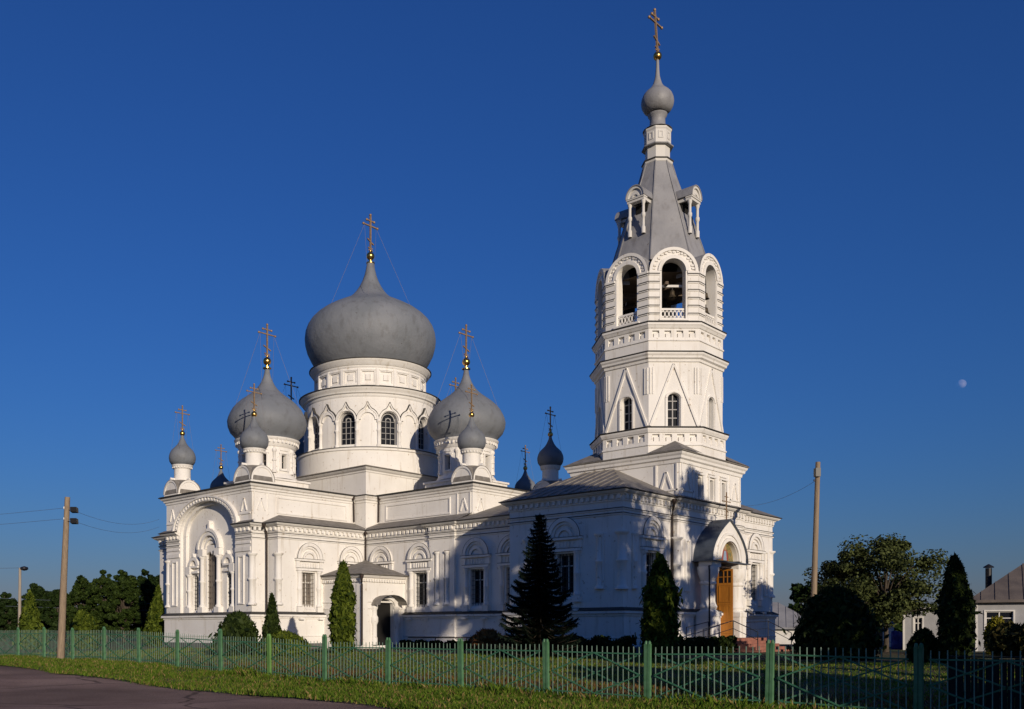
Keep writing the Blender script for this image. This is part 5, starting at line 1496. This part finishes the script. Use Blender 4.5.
# yaw of a picture column seen from the road: 134.303 - atan((x-416.8)/944)
def azpx(x): return 134.303 - math.degrees(math.atan((x - 416.76) / 944.35))
dd = lambda d, x: d / cos(R(134.303 - azpx(x)))
H1 = house_frame(azpx(975), dd(50, 975), .3, 'grey_house', 'pale grey house with a brown seamed hip roof, a lean-to and a black stovepipe')
m = MB(); F1 = wall_box(m, 0, 9.5, 0, 8, -.4, 2.85, [(1.1, .62, 1.35, 2.3, 0), (5.0, .62, 1.35, 2.3, 0)]); m.build('wall', 'house_wall', H1)
m = MB(); hip(m, 0, 9.5, 0, 8, 2.88, 3.4); m.build('roof', 'house_roof', H1)
m = MB()
for u in (.02, 9.4): fbox(m, F1, u, u + .1, -.4, 2.78, 0, .03)
m.build('corner_board', 'house_white', H1)
for u in (1.1, 5.0): house_window(F1, u, .62, 1.35, 2.3, H1)
m = MB(); q2 = wall_box(m, -3.45, 0.0, .9, 5, -.4, 2.42, [(.75, .2, 1.2, 2.0, 0), (2.4, .5, 1.2, 2.0, 0)]); m.build('lean_to_wall', 'house_wall', H1)
m = MB(); m.obox((-3.75, .5, 2.40), (3.7, 0, .20), (0, 4.8, 0), (0, 0, .10)); m.build('lean_to_roof', 'house_white', H1)
house_window(q2, .75, .2, 1.2, 2.0, H1); house_window(q2, 2.4, .5, 1.2, 2.0, H1)
m = MB(); fbox(m, q2, 0, .09, -.4, 2.36, 0, .03); m.build('corner_board', 'house_white', H1)
m = MB(); m.lathe((.65, 3.2), [(.16, 3.6), (.16, 4.75)], 14); m.lathe((.65, 3.2), [(.02, 4.78), (.27, 4.78), (.25, 4.84), (.03, 4.98)], 14); m.build('stovepipe', 'lamp_black', H1)
H2 = house_frame(azpx(770), dd(75, 770), .3, 'low_house', 'low white house with a pale grey hip roof beyond the porch steps')
m = MB(); F2 = wall_box(m, -4.5, 3.6, 0, 6, -.4, 1.55, [(1.6, .4, .5, 1.2, 0)]); m.build('wall', 'house_white', H2)
m = MB(); hip(m, -4.5, 3.6, 0, 6, 1.5, 2.1, .4); m.build('roof', 'shed_roof', H2)
house_window(F2, 1.6, .4, .5, 1.2, H2)
H3 = house_frame(azpx(862), dd(63, 862), .3, 'white_shed', 'small white shed half hidden behind the apple tree trunk')
m = MB(); F3 = wall_box(m, 0, 1.9, 0, 2.4, -.4, 1.75, [(.95, .3, -.3, 1.5, 0)]); m.build('wall', 'house_white', H3)
m = MB(); hip(m, 0, 1.9, 0, 2.4, 1.75, .6, .15); m.build('roof', 'shed_roof', H3)
m = MB(); fbox(m, F3, .65, 1.25, -.3, 1.5, -.14, -.1); m.build('door', 'wood', H3)
# blue tarpaulin hung beside the lean-to
m = MB(); m.smooth = True
g = [[(u * .11, .05 * sin(u * 1.3 + v * .6) + .03 * sin(v * 1.9), .15 + v * .13 + (.05 * sin(u * .9) if v == 8 else 0)) for v in range(9)] for u in range(10)]
for i in range(9):
    for j in range(8): m.quad(g[i][j], g[i + 1][j], g[i + 1][j + 1], g[i][j + 1])
a = R(azpx(891)); d = dd(54, 891)
tp_ = m.build('blue_tarp', 'tarp', None, (51.287 + d * cos(a), -47.641 + d * sin(a), .35)); tp_.rotation_euler = (0, 0, a - pi / 2)
tag(tp_, 'bright blue tarpaulin hanging beside the grey lean-to', 'tarpaulin')
sm_ = tp_.modifiers.new('thickness', 'SOLIDIFY'); sm_.thickness = .012
# dark board fence of the garden
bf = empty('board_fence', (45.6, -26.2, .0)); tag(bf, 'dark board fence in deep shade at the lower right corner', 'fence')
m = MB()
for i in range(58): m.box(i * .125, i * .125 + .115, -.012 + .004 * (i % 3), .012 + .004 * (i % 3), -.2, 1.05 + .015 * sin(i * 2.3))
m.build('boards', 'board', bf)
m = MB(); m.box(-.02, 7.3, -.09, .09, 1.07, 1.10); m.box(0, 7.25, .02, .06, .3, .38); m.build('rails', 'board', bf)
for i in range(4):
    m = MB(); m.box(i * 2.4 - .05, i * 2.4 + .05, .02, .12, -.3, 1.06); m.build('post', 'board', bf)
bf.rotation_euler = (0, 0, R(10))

# ------------------------------------------------------------------ poles, lamps, wires
def upole(label, base, top, r0, r1, mt):
    o = empty('utility_pole', base); tag(o, label, 'pole')
    t = Vector(top) - Vector(base)
    m = MB(); m.tube([(0, 0, -.4), tuple(t * .5), tuple(t)], [r0, (r0 + r1) / 2, r1], 10); m.build('pole_shaft', mt, o)
    return o, t
b = (12.4, -29.5, gh(12.4, -29.5)); tpt = (13.08, -29.5, 5.58 + EYE)
o, t = upole('tall leaning pole with two black floodlights standing in the verge before the fence', b, tpt, .165, .11, 'pole')
rv = Vector((.70, .71, 0))
for dz in (.55, 1.02):
    m = MB(); c = t - Vector((0, 0, dz)) + rv * .16
    m.bar(t - Vector((0, 0, dz)), c, .03); m.obox(c + Vector((0, 0, -.11)) - Vector((.09, -.09, 0)), rv * .26, Vector((.18, -.18, .03)), Vector((.02, -.02, .2)))
    m.build('floodlight', 'lamp_black', o)
for dz in (.5, .95):
    m = MB(); c = t - Vector((0, 0, dz)) - rv * .14; m.bar(t - Vector((0, 0, dz)), c, .02); m.lathe((c.x, c.y), [(.02, c.z), (.035, c.z + .02), (.035, c.z + .07), (.02, c.z + .1)], 8); m.build('insulator', 'porcelain', o)
def at_px(x, y, d):
    a = R(azpx(x)); q = dd(d, x); return Vector((51.287 + q * cos(a), -47.641 + q * sin(a), EYE + (629.87 - y) * d / 944.35))
# (positions below are plain metres worked out from the survey of the place)
b2 = (32.54, -.27, gh(32.5, -.3)); t2 = (32.75, -.06, 8.35 + EYE)
o2, tt2 = upole('bare grey-brown pole with a small lamp box rising above the dark bush', b2, t2, .15, .115, 'pole')
m = MB(); c = tt2 - Vector((0, 0, .55)) - rv * .22; m.obox(c - Vector((0, 0, .2)), rv * .24, Vector((.2, -.2, 0)), Vector((0, 0, .42))); m.bar(c, tt2 - Vector((0, 0, .55)), .04); m.build('lamp_box', 'lamp_black', o2)
m = MB(); c = tt2 - Vector((0, 0, .95)) - rv * .2; m.bar(c, tt2 - Vector((0, 0, .95)), .03); m.lathe((c.x, c.y), [(.02, c.z), (.035, c.z + .03), (.02, c.z + .1)], 8); m.build('insulator', 'iron', o2)
b3 = (-28.7, -13.9, gh(-28.7, -14)); t3 = (-28.64, -13.86, 5.25 + EYE)
o3, tt3 = upole('short distant pole with a round street lamp at the far left', b3, t3, .15, .11, 'pole_concrete')
m = MB(); c = tt3 + rv * .35 + Vector((0, 0, -.1)); m.bar(tt3, c, .05); m.lathe((c.x, c.y), [(.02, c.z + .25), (.3, c.z + .16), (.34, c.z), (.2, c.z - .1), (.01, c.z - .14)], 14); m.build('street_lamp', 'lamp_black', o3)
def wire(pa, pb, sag, label, r=.007):
    a, b = Vector(pa), Vector(pb); m = MB()
    pts = [(a + (b - a) * (i / 12)) - Vector((0, 0, sag * 4 * (i / 12) * (1 - i / 12))) for i in range(13)]
    pts = [p - a for p in pts]
    m.tube(pts, r, 5, False); w = m.build('wire', 'wire_grey', None, a); tag(w, label, 'wire', 'overhead wires')
T1 = Vector(tpt)
wire(T1 - Vector((0, 0, .45)), (-5.2, -14.45, 7.4 + EYE), .5, 'upper wire from the leaning pole to the church eave')
wire(T1 - Vector((0, 0, .9)), (-5.2, -14.45, 6.9 + EYE), .5, 'lower wire from the leaning pole to the church eave')
wire(T1 - Vector((0, 0, .45)), (-30, -38, 6.6 + EYE), .3, 'upper wire running left from the leaning pole out of the picture')
wire(T1 - Vector((0, 0, .9)), (-30, -38, 6.1 + EYE), .3, 'lower wire running left from the leaning pole out of the picture')
wire(t3, (-75, -38, 7.2 + EYE), .5, 'wire running left from the lamp of the short distant pole', .014)
wire((-20, 12, 2.2 + EYE), (-70, -42, 5.6 + EYE), .6, 'upper far wire crossing behind both left poles', .014)
wire((-20, 12, 1.6 + EYE), (-70, -42, 4.7 + EYE), .6, 'lower far wire crossing behind both left poles', .014)
wire((TX + 3.3, 3.4, 7.0 + EYE), Vector(t2) - Vector((0, 0, .85)), .35, 'wire from the bell tower wall to the bare right-hand pole', .008)

# ------------------------------------------------------------------ moon
mp_ = at_px(961.5, 384, 3000)
m = MB(); m.sphere((0, 0, 0), 14.0, 32)
mo = m.build('moon', 'moon', None, mp_); tag(mo, 'pale moon low in the blue sky on the right', 'moon')
